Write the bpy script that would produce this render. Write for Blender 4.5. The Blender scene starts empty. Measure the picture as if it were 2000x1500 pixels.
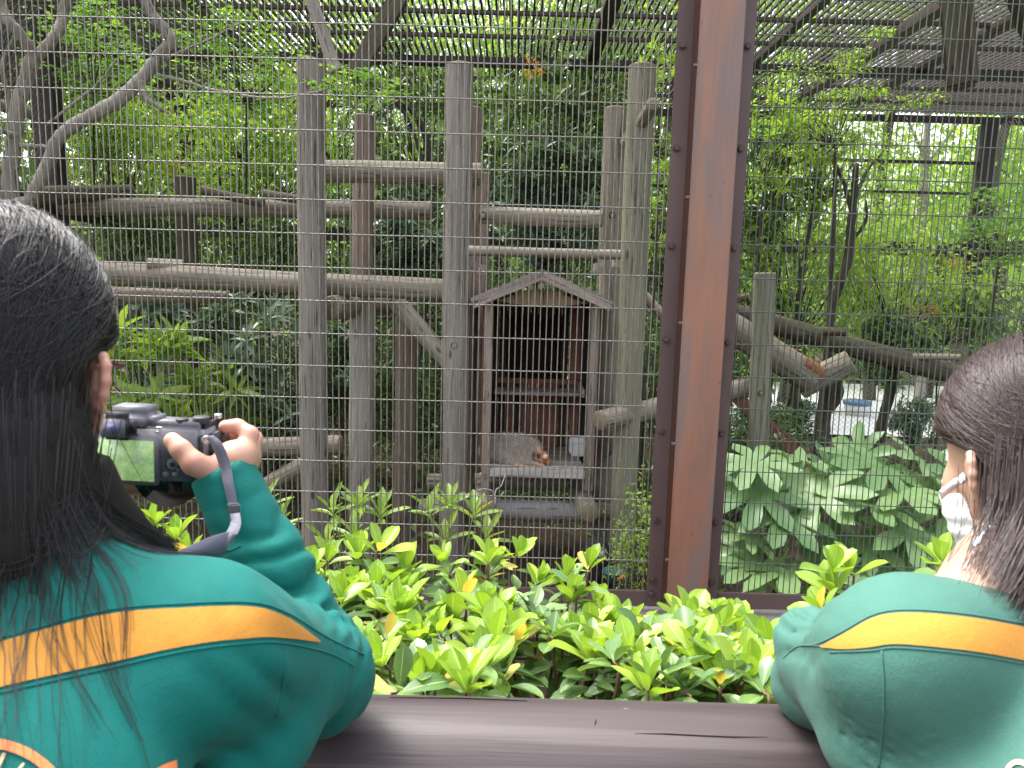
import bpy, bmesh, math, random
import numpy as np
from mathutils import Vector, Matrix, Quaternion
from mathutils.bvhtree import BVHTree

random.seed(7)
rng = np.random.default_rng(11)
scene = bpy.context.scene
COL = scene.collection

# ------------------------------------------------------------------ camera
CAM = Vector((0.0, 0.0, 1.5))
FPX, PITCH, ROLL = 1444.0, math.radians(8.0), math.radians(1.5)
_f = Vector((0, math.cos(PITCH), -math.sin(PITCH)))
_r0 = Vector((1, 0, 0)); _u0 = Vector((0, math.sin(PITCH), math.cos(PITCH)))
_r = _r0 * math.cos(ROLL) + _u0 * math.sin(ROLL)
_u = _u0 * math.cos(ROLL) - _r0 * math.sin(ROLL)
cd = bpy.data.cameras.new('camera')
cd.sensor_width = 36.0; cd.lens = 36.0 * FPX / 2000.0
cd.clip_start = 0.05; cd.clip_end = 400.0
cd.dof.use_dof = True; cd.dof.focus_distance = 3.8; cd.dof.aperture_fstop = 15.0
cam = bpy.data.objects.new('view_camera', cd); COL.objects.link(cam)
cam.matrix_world = Matrix(((_r.x, _u.x, -_f.x, CAM.x), (_r.y, _u.y, -_f.y, CAM.y), (_r.z, _u.z, -_f.z, CAM.z), (0, 0, 0, 1)))
scene.camera = cam

# ------------------------------------------------------------------ sky, sun, exposure
SUN_EL, SUN_ROT = math.radians(62), math.radians(302)
world = bpy.data.worlds.new('World'); scene.world = world; world.use_nodes = True
wn = world.node_tree.nodes; wl = world.node_tree.links; wn.clear()
sky = wn.new('ShaderNodeTexSky'); sky.sky_type = 'NISHITA'; sky.sun_disc = False
sky.sun_elevation = SUN_EL; sky.sun_rotation = SUN_ROT
sky.air_density = 1.0; sky.dust_density = 6.0; sky.ozone_density = 1.0
hsv = wn.new('ShaderNodeHueSaturation'); hsv.inputs['Saturation'].default_value = 0.35   # an overcast, milky sky
bg = wn.new('ShaderNodeBackground'); bg.inputs['Strength'].default_value = 0.15
wo = wn.new('ShaderNodeOutputWorld')
wl.new(sky.outputs[0], hsv.inputs['Color']); wl.new(hsv.outputs[0], bg.inputs['Color']); wl.new(bg.outputs[0], wo.inputs['Surface'])
sd = bpy.data.lights.new('sun', 'SUN'); sd.energy = 0.75; sd.angle = math.radians(25); sd.color = (1.0, 0.97, 0.92)
sun = bpy.data.objects.new('sun', sd); COL.objects.link(sun)
# nishita: rotation 0 = +Y, turning clockwise seen from above
_sdir = Vector((math.sin(SUN_ROT) * math.cos(SUN_EL), math.cos(SUN_ROT) * math.cos(SUN_EL), math.sin(SUN_EL)))
sun.rotation_euler = _sdir.to_track_quat('Z', 'Y').to_euler()
scene.view_settings.view_transform = 'Standard'; scene.view_settings.look = 'None'
scene.view_settings.exposure = 2.3; scene.view_settings.gamma = 1.0
scene.view_settings.use_curve_mapping = False
scene.cycles.use_denoising = True
scene.cycles.max_bounces = 8; scene.cycles.diffuse_bounces = 4; scene.cycles.glossy_bounces = 3
scene.cycles.transmission_bounces = 4; scene.cycles.transparent_max_bounces = 8
scene.cycles.sample_clamp_indirect = 6.0

# ------------------------------------------------------------------ helpers
def W(u, v, Y):
    """the point of the place that is seen at photo pixel (u, v) at depth Y"""
    d = _f + _r * ((u - 1000) / FPX) + _u * ((750 - v) / FPX)
    return CAM + d * (Y / d.y)
def proj(p):
    d = Vector(p) - CAM; z = d.dot(_f)
    return 1000 + FPX * d.dot(_r) / z, 750 - FPX * d.dot(_u) / z
def px(w, Y):
    return w * Y / FPX

def tag(o, label=None, cat=None, group=None, kind=None):
    if label: o['label'] = label
    if cat: o['category'] = cat
    if group: o['group'] = group
    if kind: o['kind'] = kind
    return o
def link(o, parent=None):
    COL.objects.link(o)
    if parent is not None: o.parent = parent
    return o
def empty(name, loc=(0, 0, 0), rz=0.0, **k):
    o = bpy.data.objects.new(name, None); o.location = loc; o.rotation_euler = (0, 0, rz); o.empty_display_size = 0.1
    link(o); tag(o, **k); return o
def mesh_obj(name, verts, faces, mats, parent=None, smooth=True, midx=None, loc=None):
    me = bpy.data.meshes.new(name)
    me.from_pydata([tuple(map(float, v)) for v in verts], [], [tuple(f) for f in faces])
    for m in (mats if isinstance(mats, (list, tuple)) else [mats]): me.materials.append(m)
    if smooth: me.polygons.foreach_set('use_smooth', [True] * len(me.polygons))
    if midx is not None: me.polygons.foreach_set('material_index', midx)
    me.update()
    o = bpy.data.objects.new(name, me); link(o, parent)
    if loc is not None: o.location = loc
    return o
def np_mesh(name, V, F, mat, smooth=True):
    """fast mesh from arrays; F is (n,3) or (n,4)"""
    me = bpy.data.meshes.new(name); V = np.asarray(V, np.float32); F = np.asarray(F, np.int32)
    n, k = F.shape
    me.vertices.add(len(V)); me.vertices.foreach_set('co', V.ravel())
    me.loops.add(n * k); me.loops.foreach_set('vertex_index', F.ravel())
    me.polygons.add(n); me.polygons.foreach_set('loop_start', np.arange(0, n * k, k, dtype=np.int32))
    me.polygons.foreach_set('loop_total', np.full(n, k, np.int32))
    if smooth: me.polygons.foreach_set('use_smooth', np.ones(n, bool))
    for m in (mat if isinstance(mat, (list, tuple)) else [mat]): me.materials.append(m)
    me.update(calc_edges=True); me.validate(); return me
def obj(name, me, parent=None, loc=None):
    o = bpy.data.objects.new(name, me); link(o, parent)
    if loc is not None: o.location = loc
    return o
def local(o_pos, p):
    return Vector(p) - Vector(o_pos)

def box_mesh(name, size, mat, bevel=0.004, seg=2):
    bm = bmesh.new(); bmesh.ops.create_cube(bm, size=1.0)
    bmesh.ops.scale(bm, vec=size, verts=bm.verts)
    if bevel > 0:
        bmesh.ops.bevel(bm, geom=bm.edges[:], offset=min(bevel, min(size) * .45), segments=seg, affect='EDGES', clamp_overlap=True)
    me = bpy.data.meshes.new(name); bm.to_mesh(me); bm.free()
    for p in me.polygons: p.use_smooth = False
    me.materials.append(mat); return me
_AX = {0: Matrix.Rotation(math.pi / 2, 3, 'Y'), 1: Matrix.Rotation(-math.pi / 2, 3, 'X'), 2: Matrix.Identity(3)}
def long_z(size):
    """the grain of the timber materials runs along local Z: lay the longest side there"""
    k = max(range(3), key=lambda i: size[i])
    if k == 0: return (size[2], size[1], size[0]), _AX[0]
    if k == 1: return (size[0], size[2], size[1]), _AX[1]
    return tuple(size), _AX[2]
def box(name, c, size, mat, parent=None, rot=(0, 0, 0), bevel=0.004, base=(0, 0, 0)):
    s2, ax = long_z(size)
    from mathutils import Euler
    o = obj(name, box_mesh(name, s2, mat, bevel), parent)
    m = (Euler(rot).to_matrix() @ ax).to_4x4(); m.translation = Vector(c) - Vector(base); o.matrix_local = m; return o
def beam(name, p, q, w, h, mat, parent=None, base=(0, 0, 0), bevel=0.003, up=(0, 0, 1)):
    """rectangular bar from p to q, w across, h along 'up'"""
    p = Vector(p); q = Vector(q); d = (q - p); L = d.length; y = d.normalized()
    x = y.cross(Vector(up))
    if x.length < 1e-4: x = y.cross(Vector((0, 1, 0)))
    x.normalize(); z = x.cross(y)
    o = obj(name, box_mesh(name, (w, h, L), mat, bevel), parent)
    m = Matrix((x, -z, y)).transposed().to_4x4()
    if m.to_3x3().determinant() < 0: m = Matrix((x, z, y)).transposed().to_4x4()
    m.translation = (p + q) / 2 - Vector(base); o.matrix_local = m
    return o
def frame_between(p, q):
    d = (Vector(q) - Vector(p)).normalized()
    return d.to_track_quat('Z', 'Y').to_matrix()

def tube_arrays(pts, radii, sides=8, cap=True):
    pts = [Vector(p) for p in pts]; V = []; F = []
    t0 = (pts[1] - pts[0]).normalized(); ref = t0.orthogonal().normalized()
    for i, p in enumerate(pts):
        t = (pts[min(i + 1, len(pts) - 1)] - pts[max(i - 1, 0)]).normalized()
        ref = (ref - t * ref.dot(t)).normalized(); b = t.cross(ref)
        for k in range(sides):
            a = 2 * math.pi * k / sides
            V.append(p + (ref * math.cos(a) + b * math.sin(a)) * radii[i])
    n = len(pts)
    for i in range(n - 1):
        for k in range(sides):
            a = i * sides + k; b_ = i * sides + (k + 1) % sides
            F.append((a, b_, b_ + sides, a + sides))
    if cap:
        F.append(tuple(range(sides - 1, -1, -1))); F.append(tuple(range((n - 1) * sides, n * sides)))
    return V, F
def tube(name, pts, radii, mat, parent=None, sides=8, base=(0, 0, 0)):
    if not hasattr(radii, '__len__'): radii = [radii] * len(pts)
    V, F = tube_arrays([Vector(p) - Vector(base) for p in pts], radii, sides)
    return mesh_obj(name, V, F, mat, parent)
def catmull(pts, per=5):
    pts = [Vector(p) for p in pts]; out = []
    P = [pts[0] * 2 - pts[1]] + pts + [pts[-1] * 2 - pts[-2]]
    for i in range(1, len(P) - 2):
        a, b, c, d = P[i - 1], P[i], P[i + 1], P[i + 2]
        for k in range(per):
            t = k / per
            out.append(0.5 * ((2 * b) + (c - a) * t + (2 * a - 5 * b + 4 * c - d) * t * t + (3 * b - a - 3 * c + d) * t ** 3))
    out.append(pts[-1]); return out

# ------------------------------------------------------------------ materials
MATS = {}
class NT:
    def __init__(s, name):
        m = bpy.data.materials.new(name); m.use_nodes = True; s.m = m; s.n = m.node_tree.nodes; s.l = m.node_tree.links
        s.n.clear(); s.out = s.n.new('ShaderNodeOutputMaterial')
    def add(s, t, **kw):
        nd = s.n.new(t)
        for k, v in kw.items():
            if k.startswith('_'): setattr(nd, k[1:], v)
            else: nd.inputs[k.replace('0_', ' ')].default_value = v
        return nd
    def noise(s, vec, scale, detail=4, rough=.55, dist=0.0):
        nd = s.n.new('ShaderNodeTexNoise'); nd.inputs['Scale'].default_value = scale; nd.inputs['Detail'].default_value = detail
        nd.inputs['Roughness'].default_value = rough; nd.inputs['Distortion'].default_value = dist
        if vec is not None: s.l.new(vec, nd.inputs['Vector'])
        return nd.outputs['Fac']
    def coord(s, kind='Object', scale=(1, 1, 1), loc=(0, 0, 0), per_object=True):
        tc = s.n.new('ShaderNodeTexCoord'); mp = s.n.new('ShaderNodeMapping'); mp.inputs['Scale'].default_value = scale
        mp.inputs['Location'].default_value = loc; s.l.new(tc.outputs[kind], mp.inputs['Vector'])
        if not per_object: return mp.outputs[0]
        oi = s.n.new('ShaderNodeObjectInfo'); mu = s.n.new('ShaderNodeMath'); mu.operation = 'MULTIPLY'; mu.inputs[1].default_value = 37.0
        s.l.new(oi.outputs['Random'], mu.inputs[0])
        ad = s.n.new('ShaderNodeVectorMath'); ad.operation = 'ADD'; s.l.new(mp.outputs[0], ad.inputs[0]); s.l.new(mu.outputs[0], ad.inputs[1])
        return ad.outputs[0]
    def ramp(s, fac, stops, interp='LINEAR'):
        nd = s.n.new('ShaderNodeValToRGB'); cr = nd.color_ramp; cr.interpolation = interp
        while len(cr.elements) < len(stops): cr.elements.new(0.5)
        for e, (p, c) in zip(cr.elements, stops):
            e.position = p; e.color = (c, c, c, 1) if not hasattr(c, '__len__') else (*c[:3], 1)
        s.l.new(fac, nd.inputs[0]); return nd.outputs[0]
    def mix(s, fac, a, b, blend='MIX'):
        nd = s.n.new('ShaderNodeMix'); nd.data_type = 'RGBA'; nd.blend_type = blend
        for key, v in ((0, fac), (6, a), (7, b)):
            if hasattr(v, 'node'): s.l.new(v, nd.inputs[key])
            elif hasattr(v, '__len__'): nd.inputs[key].default_value = (*v[:3], 1)
            else: nd.inputs[key].default_value = v if key == 0 else (v, v, v, 1)
        return nd.outputs[2]
    def bump(s, h, strength=.3, dist=.01, normal=None):
        nd = s.n.new('ShaderNodeBump'); nd.inputs['Strength'].default_value = strength; nd.inputs['Distance'].default_value = dist
        s.l.new(h, nd.inputs['Height'])
        if normal is not None: s.l.new(normal, nd.inputs['Normal'])
        return nd.outputs[0]
    def bsdf(s, color, rough=.6, normal=None, spec=.4, metal=0.0, **kw):
        b = s.n.new('ShaderNodeBsdfPrincipled')
        for key, v in (('Base Color', color), ('Roughness', rough), ('Metallic', metal)):
            if hasattr(v, 'node'): s.l.new(v, b.inputs[key])
            elif hasattr(v, '__len__'): b.inputs[key].default_value = (*v[:3], 1)
            else: b.inputs[key].default_value = v
        b.inputs['Specular IOR Level'].default_value = spec
        for k, v in kw.items(): b.inputs[k].default_value = v
        if normal is not None: s.l.new(normal, b.inputs['Normal'])
        return b.outputs[0]
    def done(s, sh):
        s.l.new(sh, s.out.inputs['Surface']); return s.m

def wood_mat(name, light, dark, crack=(.02, .016, .012), rough=.8, green=0.0, grain=1.0, spec=.25):
    """weathered timber; grain runs along local Z"""
    t = NT(name)
    v = t.coord('Object', (26, 26, 1.6)); v2 = t.coord('Object', (5, 5, 1.2)); v3 = t.coord('Object', (95, 95, 3.5))
    n1 = t.noise(v, 1.0 * grain, 6, .65, .6); n2 = t.noise(v2, 1.0, 4, .6); n3 = t.noise(v3, 1.0, 3, .6)
    c = t.ramp(n1, [(.34, dark), (.5, tuple((a + b) / 2 for a, b in zip(light, dark))), (.64, light)])
    c = t.mix(.38, c, t.ramp(n2, [(.3, tuple(x * .55 for x in light)), (.7, tuple(min(1, x * 1.15) for x in light))]), 'MIX')
    if green:
        c = t.mix(t.ramp(n2, [(.45, 0.0), (.7, green)]), c, (.12, .16, .07))
    cr = t.ramp(n3, [(.35, 1.0), (.42, 0.0)])
    c = t.mix(t.mix(cr, 0.0, 0.75), c, crack)
    # knots
    vo = t.n.new('ShaderNodeTexVoronoi'); vo.inputs['Scale'].default_value = 1.0; vo.inputs['Randomness'].default_value = 1.0
    t.l.new(t.coord('Object', (9, 9, 3.2)), vo.inputs['Vector'])
    kn = t.ramp(vo.outputs['Distance'], [(.07, .85), (.13, 0.0)]); c = t.mix(kn, c, tuple(x * .35 for x in dark))
    h = t.mix(.5, n1, n3); nrm = t.bump(h, 1.0, .008)
    return t.done(t.bsdf(c, rough, nrm, spec))
def end_mat(name, light, dark):
    t = NT(name); tc = t.n.new('ShaderNodeTexCoord'); mp = t.n.new('ShaderNodeMapping'); mp.inputs['Scale'].default_value = (1, 1, 0)
    t.l.new(tc.outputs['Object'], mp.inputs[0])
    w = t.n.new('ShaderNodeTexWave'); w.wave_type = 'RINGS'; w.rings_direction = 'Z'
    w.inputs['Scale'].default_value = 32; w.inputs['Distortion'].default_value = 1.5; w.inputs['Detail'].default_value = 2; w.inputs['Detail Scale'].default_value = 1.5
    t.l.new(mp.outputs[0], w.inputs[0])
    n = t.noise(mp.outputs[0], 60, 4)
    c = t.mix(.5, t.ramp(w.outputs['Fac'], [(.2, dark), (.8, light)]), t.ramp(n, [(.3, dark), (.7, light)]))
    return t.done(t.bsdf(c, .85, t.bump(w.outputs['Fac'], .3, .003), .2))
M = {}
M['log_grey'] = wood_mat('weathered_grey_timber', (.30, .27, .235), (.13, .115, .098))
M['log_green'] = wood_mat('algae_tinted_timber', (.28, .27, .20), (.13, .125, .09), green=.4)
M['log_brown'] = wood_mat('brown_timber', (.29, .225, .18), (.125, .095, .075))
M['log_pale'] = wood_mat('bleached_timber', (.42, .39, .34), (.15, .13, .11), grain=.8)
M['log_dark'] = wood_mat('dark_mossy_timber', (.13, .105, .075), (.045, .037, .027), green=.4)
M['log_mid'] = wood_mat('tan_grey_timber', (.32, .28, .225), (.135, .115, .088), green=.12)
M['log_lilac'] = wood_mat('rubbed_smooth_timber', (.46, .43, .43), (.27, .245, .245), grain=.5)
M['end'] = end_mat('sawn_end_grain', (.30, .25, .17), (.12, .095, .06))
M['red_plank'] = wood_mat('red_brown_plank', (.30, .13, .095), (.15, .065, .05))
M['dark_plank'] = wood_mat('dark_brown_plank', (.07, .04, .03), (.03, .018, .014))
M['hut_board'] = wood_mat('greyed_brown_board', (.44, .37, .34), (.24, .19, .17))
M['hut_post'] = wood_mat('half_stained_post', (.32, .26, .22), (.15, .11, .085))
M['pale_board'] = wood_mat('pale_rubbed_board', (.52, .49, .47), (.31, .28, .26), grain=.6)
M['bark_pale'] = wood_mat('pale_bark', (.42, .385, .34), (.17, .155, .13), green=.25, grain=.5)
M['bark_dark'] = wood_mat('dark_bark', (.095, .08, .062), (.035, .03, .024), green=.3, grain=.6)

def painted_steel(name, a, b, rough=.55, scale=4, speck=True):
    t = NT(name); v = t.coord('Object', (1, 1, .35)); n = t.noise(v, scale, 5, .6); n2 = t.noise(t.coord('Object'), 90, 3)
    c = t.mix(t.ramp(n, [(.35, 0.0), (.65, 1.0)]), a, b)
    if speck: c = t.mix(t.ramp(n2, [(.70, 0.0), (.78, .5)]), c, (.25, .22, .2))
    return t.done(t.bsdf(c, rough, t.bump(n2, .12, .002), .4))
M['brown_steel'] = painted_steel('brown_painted_steel', (.10, .063, .062), (.13, .087, .083))
M['dark_steel'] = painted_steel('dark_brown_steel', (.032, .024, .022), (.05, .038, .035))
M['roof_steel'] = painted_steel('faded_brown_steel', (.11, .085, .078), (.07, .052, .047))
def column_mat():
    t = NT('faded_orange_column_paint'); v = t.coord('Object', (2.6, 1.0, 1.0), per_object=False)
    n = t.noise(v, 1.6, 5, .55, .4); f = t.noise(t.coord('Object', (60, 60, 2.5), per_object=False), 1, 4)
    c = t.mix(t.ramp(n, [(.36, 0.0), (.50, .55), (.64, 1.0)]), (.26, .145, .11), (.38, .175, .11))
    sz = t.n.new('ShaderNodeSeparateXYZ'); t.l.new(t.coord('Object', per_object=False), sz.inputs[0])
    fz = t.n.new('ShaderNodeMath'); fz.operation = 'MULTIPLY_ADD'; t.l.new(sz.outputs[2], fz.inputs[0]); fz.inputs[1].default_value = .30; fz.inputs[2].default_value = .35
    c = t.mix(t.ramp(fz.outputs[0], [(.15, 0.0), (.85, .75)]), t.mix(.35, c, (.12, .065, .05)), t.mix(.30, c, (.48, .28, .21)))  # tone runs from darker brown at the foot to paler at the top
    g = t.noise(t.coord('Object', (5.5, 1, .85), (3.1, 0, .36), per_object=False), 1.35, 3, .5, .3)
    c = t.mix(t.ramp(g, [(.48, 0.0), (.60, .75)]), c, (.17, .145, .145))
    c = t.mix(t.ramp(f, [(.3, .25), (.6, 0.0)]), c, (.17, .085, .065))
    sp = t.noise(t.coord('Object', (1, 1, 1), per_object=False), 55, 2)
    c = t.mix(t.ramp(sp, [(.745, 0.0), (.77, .8)]), c, (.05, .03, .025))
    return t.done(t.bsdf(c, .5, t.bump(f, .08, .001), .35))
M['column'] = column_mat()
def plain(name, c, rough=.5, spec=.4, metal=0.0, nscale=0, namp=.25, **kw):
    t = NT(name)
    if nscale:
        n = t.noise(t.coord('Object'), nscale, 4); col = t.mix(t.ramp(n, [(.3, 0.0), (.7, 1.0)]), tuple(x * (1 - namp) for x in c), tuple(min(1, x * (1 + namp)) for x in c))
        return t.done(t.bsdf(col, rough, t.bump(n, .2, .002), spec, metal, **kw))
    return t.done(t.bsdf(c, rough, None, spec, metal, **kw))
M['wire'] = plain('galvanised_wire', (.20, .19, .17), .42, .5, .35, 30, .3)
M['wire_green'] = plain('green_grey_wire', (.09, .11, .09), .45, .5, .2, 30, .3)
M['chain'] = plain('chain_link_wire', (.17, .17, .155), .5, .5, .3)
M['bolt'] = plain('painted_bolt_head', (.085, .055, .05), .5, .4, .1, 60, .3)
M['nut'] = plain('zinc_bolt', (.32, .31, .28), .4, .5, .7, 60, .25)
def concrete(name, a, b):
    t = NT(name); n = t.noise(t.coord('Object'), 6, 6, .7); n2 = t.noise(t.coord('Object'), 140, 2)
    c = t.mix(t.ramp(n, [(.3, 0.0), (.7, 1.0)]), a, b); c = t.mix(t.ramp(n2, [(.55, 0.0), (.75, .5)]), c, (.08, .075, .07))
    return t.done(t.bsdf(c, .9, t.bump(n2, .4, .003), .2))
M['concrete'] = concrete('worn_grey_concrete', (.11, .10, .097), (.19, .175, .17))
M['pavement'] = concrete('pale_pavement', (.48, .48, .49), (.60, .60, .62))
def soil_mat():
    t = NT('soil_and_leaf_litter'); v = t.coord('Object', per_object=False); n = t.noise(v, 3, 6, .7); n2 = t.noise(v, 40, 5, .7)
    c = t.mix(t.ramp(n, [(.35, 0.0), (.7, 1.0)]), (.035, .027, .018), (.075, .055, .035)); c = t.mix(t.ramp(n2, [(.5, 0.0), (.7, .7)]), c, (.12, .085, .05))
    return t.done(t.bsdf(c, .95, t.bump(n2, .8, .02), .15))
M['soil'] = soil_mat()
def leaf_mat(name, cols, transl=.35, rough=.42, spec=.5, spots=0.0, vein=False, tcol=None):
    """cols: list of colours picked per leaf"""
    t = NT(name); g = t.n.new('ShaderNodeNewGeometry'); oi = t.n.new('ShaderNodeObjectInfo')
    ad = t.n.new('ShaderNodeMath'); ad.operation = 'ADD'; t.l.new(g.outputs['Random Per Island'], ad.inputs[0]); t.l.new(oi.outputs['Random'], ad.inputs[1])
    fr = t.n.new('ShaderNodeMath'); fr.operation = 'FRACT'; t.l.new(ad.outputs[0], fr.inputs[0])
    k = len(cols); c = t.ramp(fr.outputs[0], [(i / max(1, k - 1), x) for i, x in enumerate(cols)])
    if spots or vein:
        v = t.coord('Object')
        n = t.noise(v, 45, 3); c = t.mix(t.ramp(n, [(.4, .0), (.7, .35)]), c, tuple(x * 1.35 for x in cols[-1]))
        if spots:
            n2 = t.noise(v, 160, 2); c = t.mix(t.ramp(n2, [(.72, 0.0), (.78, spots)]), c, (.16, .10, .03))
    if vein:
        tc = t.n.new('ShaderNodeTexCoord'); sx = t.n.new('ShaderNodeSeparateXYZ'); t.l.new(tc.outputs['UV'], sx.inputs[0])
        # midrib at u = .5, side veins slanting forward
        a1 = t.n.new('ShaderNodeMath'); a1.operation = 'SUBTRACT'; t.l.new(sx.outputs[0], a1.inputs[0]); a1.inputs[1].default_value = .5
        ab = t.n.new('ShaderNodeMath'); ab.operation = 'ABSOLUTE'; t.l.new(a1.outputs[0], ab.inputs[0])
        c = t.mix(t.ramp(ab.outputs[0], [(.012, .75), (.035, 0.0)]), c, (.48, .55, .22))
        mu = t.n.new('ShaderNodeMath'); mu.operation = 'MULTIPLY_ADD'; t.l.new(ab.outputs[0], mu.inputs[0]); mu.inputs[1].default_value = -.8; t.l.new(sx.outputs[1], mu.inputs[2])
        m2 = t.n.new('ShaderNodeMath'); m2.operation = 'MULTIPLY'; t.l.new(mu.outputs[0], m2.inputs[0]); m2.inputs[1].default_value = 9.0
        pp = t.n.new('ShaderNodeMath'); pp.operation = 'PINGPONG'; t.l.new(m2.outputs[0], pp.inputs[0]); pp.inputs[1].default_value = .5
        c = t.mix(t.ramp(pp.outputs[0], [(.0, .28), (.09, 0.0)]), c, (.40, .5, .2))
        nrm = t.bump(pp.outputs[0], .25, .002)
    else: nrm = None
    p = t.bsdf(c, rough, nrm, spec)
    tr = t.n.new('ShaderNodeBsdfTranslucent')
    tc2 = t.mix(1.0, c, (1.38, 1.35, .6) if tcol is None else tcol, 'MULTIPLY'); t.l.new(tc2, tr.inputs[0])
    mx = t.n.new('ShaderNodeMixShader'); mx.inputs[0].default_value = transl; t.l.new(p, mx.inputs[1]); t.l.new(tr.outputs[0], mx.inputs[2])
    return t.done(mx.outputs[0])
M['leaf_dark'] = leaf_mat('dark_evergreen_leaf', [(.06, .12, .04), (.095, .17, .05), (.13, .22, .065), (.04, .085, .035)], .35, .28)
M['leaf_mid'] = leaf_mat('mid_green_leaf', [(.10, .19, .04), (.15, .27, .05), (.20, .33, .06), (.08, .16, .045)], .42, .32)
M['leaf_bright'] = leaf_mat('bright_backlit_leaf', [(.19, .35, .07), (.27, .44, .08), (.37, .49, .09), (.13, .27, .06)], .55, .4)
M['leaf_maple'] = leaf_mat('maple_leaf_green', [(.10, .24, .045), (.15, .32, .055), (.21, .38, .06), (.11, .25, .045)], .5, .42)
M['leaf_blue'] = leaf_mat('blue_green_leaf', [(.07, .13, .08), (.12, .20, .11), (.17, .25, .15)], .25, .28)
M['leaf_autumn'] = leaf_mat('orange_dying_leaf', [(.45, .18, .04), (.5, .3, .05), (.35, .12, .03)], .4, .5)
M['leaf_young'] = leaf_mat('young_shrub_leaf', [(.26, .40, .035), (.19, .33, .045), (.31, .44, .05), (.15, .28, .05), (.25, .38, .04)], .34, .30, .5, spots=.5, vein=True)
M['leaf_old'] = leaf_mat('older_shrub_leaf', [(.075, .15, .05), (.11, .20, .07), (.14, .24, .06), (.09, .17, .07)], .25, .28, .5, spots=.6, vein=True)
M['leaf_yellow'] = leaf_mat('yellowed_shrub_leaf', [(.62, .52, .12), (.5, .33, .08), (.6, .58, .15)], .35, .45, .4, spots=.7, vein=True)
M['fatsia'] = leaf_mat('glossy_palmate_leaf', [(.10, .20, .07), (.16, .29, .11), (.23, .36, .14), (.12, .24, .08)], .22, .30, .5)
M['twig'] = plain('red_brown_twig', (.13, .075, .045), .7, .3, 0, 80, .3)
M['green_stem'] = plain('green_leaf_stalk', (.18, .27, .08), .55)
# ================================================================== THE SETTING: ground, wall, kerb
def ground_z(x, y):
    if y < 0.75: return 0.0
    if y < 1.05: return -0.2 * (y - .75) / .3
    if y < 2.86: return -0.2
    if y < 3.3: return -0.02
    if y < 3.42: return -0.02 - .25 * (y - 3.3) / .12
    t = min(max((y - 4.2) / 4.8, 0), 1)
    return -0.27 - 0.21 * (t * t * (3 - 2 * t))
def make_ground():
    ys = sorted(set([-60, -20, -5, -1, 0.3, .74, .76, .9, 1.04, 1.2] + list(np.linspace(1.3, 2.7, 12)) + [2.855, 2.865, 3.0, 3.29] + list(np.linspace(3.4, 10, 40)) + [12, 14, 18, 25, 40, 80, 200]))
    xs = [-200, -60, -25, -12] + list(np.linspace(-8, 8, 80)) + [12, 25, 60, 200]
    V = []; F = []
    for y in ys:
        for x in xs:
            j = 0.0
            if y > 3.3 and y < 11 and abs(x) < 9: j = .035 * math.sin(x * 3.1 + y) * math.sin(y * 2.3 + x * .7) + random.uniform(-.012, .012)
            V.append((x, y, ground_z(x, y) + j))
    n = len(xs)
    for i in range(len(ys) - 1):
        for k in range(n - 1): a = i * n + k; F.append((a, a + 1, a + n + 1, a + n))
    return tag(mesh_obj('ground', V, F, M['soil']), kind='structure')
make_ground()
# the pale yard outside the cage
pv = mesh_obj('pavement', [(x, y, -.445) for x, y in ((1.5, 9.9), (16, 9.3), (18, 15.2), (1.0, 15.2))], [(0, 1, 2, 3)], M['pavement'])
tag(pv, kind='structure')

# ================================================================== BACK: cage shell
ZR = W(1000, 203, 9.0).z                                   # underside of the cage roof
def WR(u, v, z=None):
    d = _f + _r * ((u - 1000) / FPX) + _u * ((750 - v) / FPX)
    return CAM + d * (((z or ZR) - CAM.z) / d.z)
XL, XR, YB = W(362, 300, 9).x, W(1925, 300, 9).x, 9.0
XL0, XR0 = -3.3, 5.2
roof = empty('cage_roof', (0, 6, ZR), label='openwork cage roof of narrow steel bars laid over brown purlins', cat='roof')
bar_me = box_mesh('roof_bar', (.017, 6.1, .022), M['dark_steel'], 0)
nb = 222; bx0 = -6.4
for i in range(nb):
    o = obj('roof_bar', bar_me, roof, (bx0 + i * .058, 0.05, .042 + (i % 3) * .001))
for v in (-80, 28, 74, 155, 181):
    y = WR(1000, v).y
    beam('purlin', (-6.5, y, ZR + .005), (6.5, y, ZR + .012), .035, .03, M['roof_steel'], roof, (0, 6, ZR))
for v, w, h in ((112, .10, .075), (203, .07, .075)):
    y = WR(1000, v).y if v != 203 else YB
    beam('cross_beam', (-6.6, y, ZR - .05), (6.6, y, ZR - .05), w, h, M['dark_steel'], roof, (0, 6, ZR))
for (u, v, w) in ((1600, 5, .06), (1795, 128, .06), (1990, 35, .06), (400, 25, .07), (250, 118, .07), (70, 40, .09), (1185, 30, .10)):
    x = WR(u, v).x
    beam('rafter', (x, 3.1, ZR - .012), (x, 8.93, ZR - .012), w, .05, M['dark_steel'] if u == 1185 else M['roof_steel'], roof, (0, 6, ZR))
x = WR(1830, 2).x
beam('rafter', (x, 3.1, ZR - .06), (x, 8.93, ZR - .06), .10, .08, M['roof_steel'], roof, (0, 6, ZR))

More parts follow.
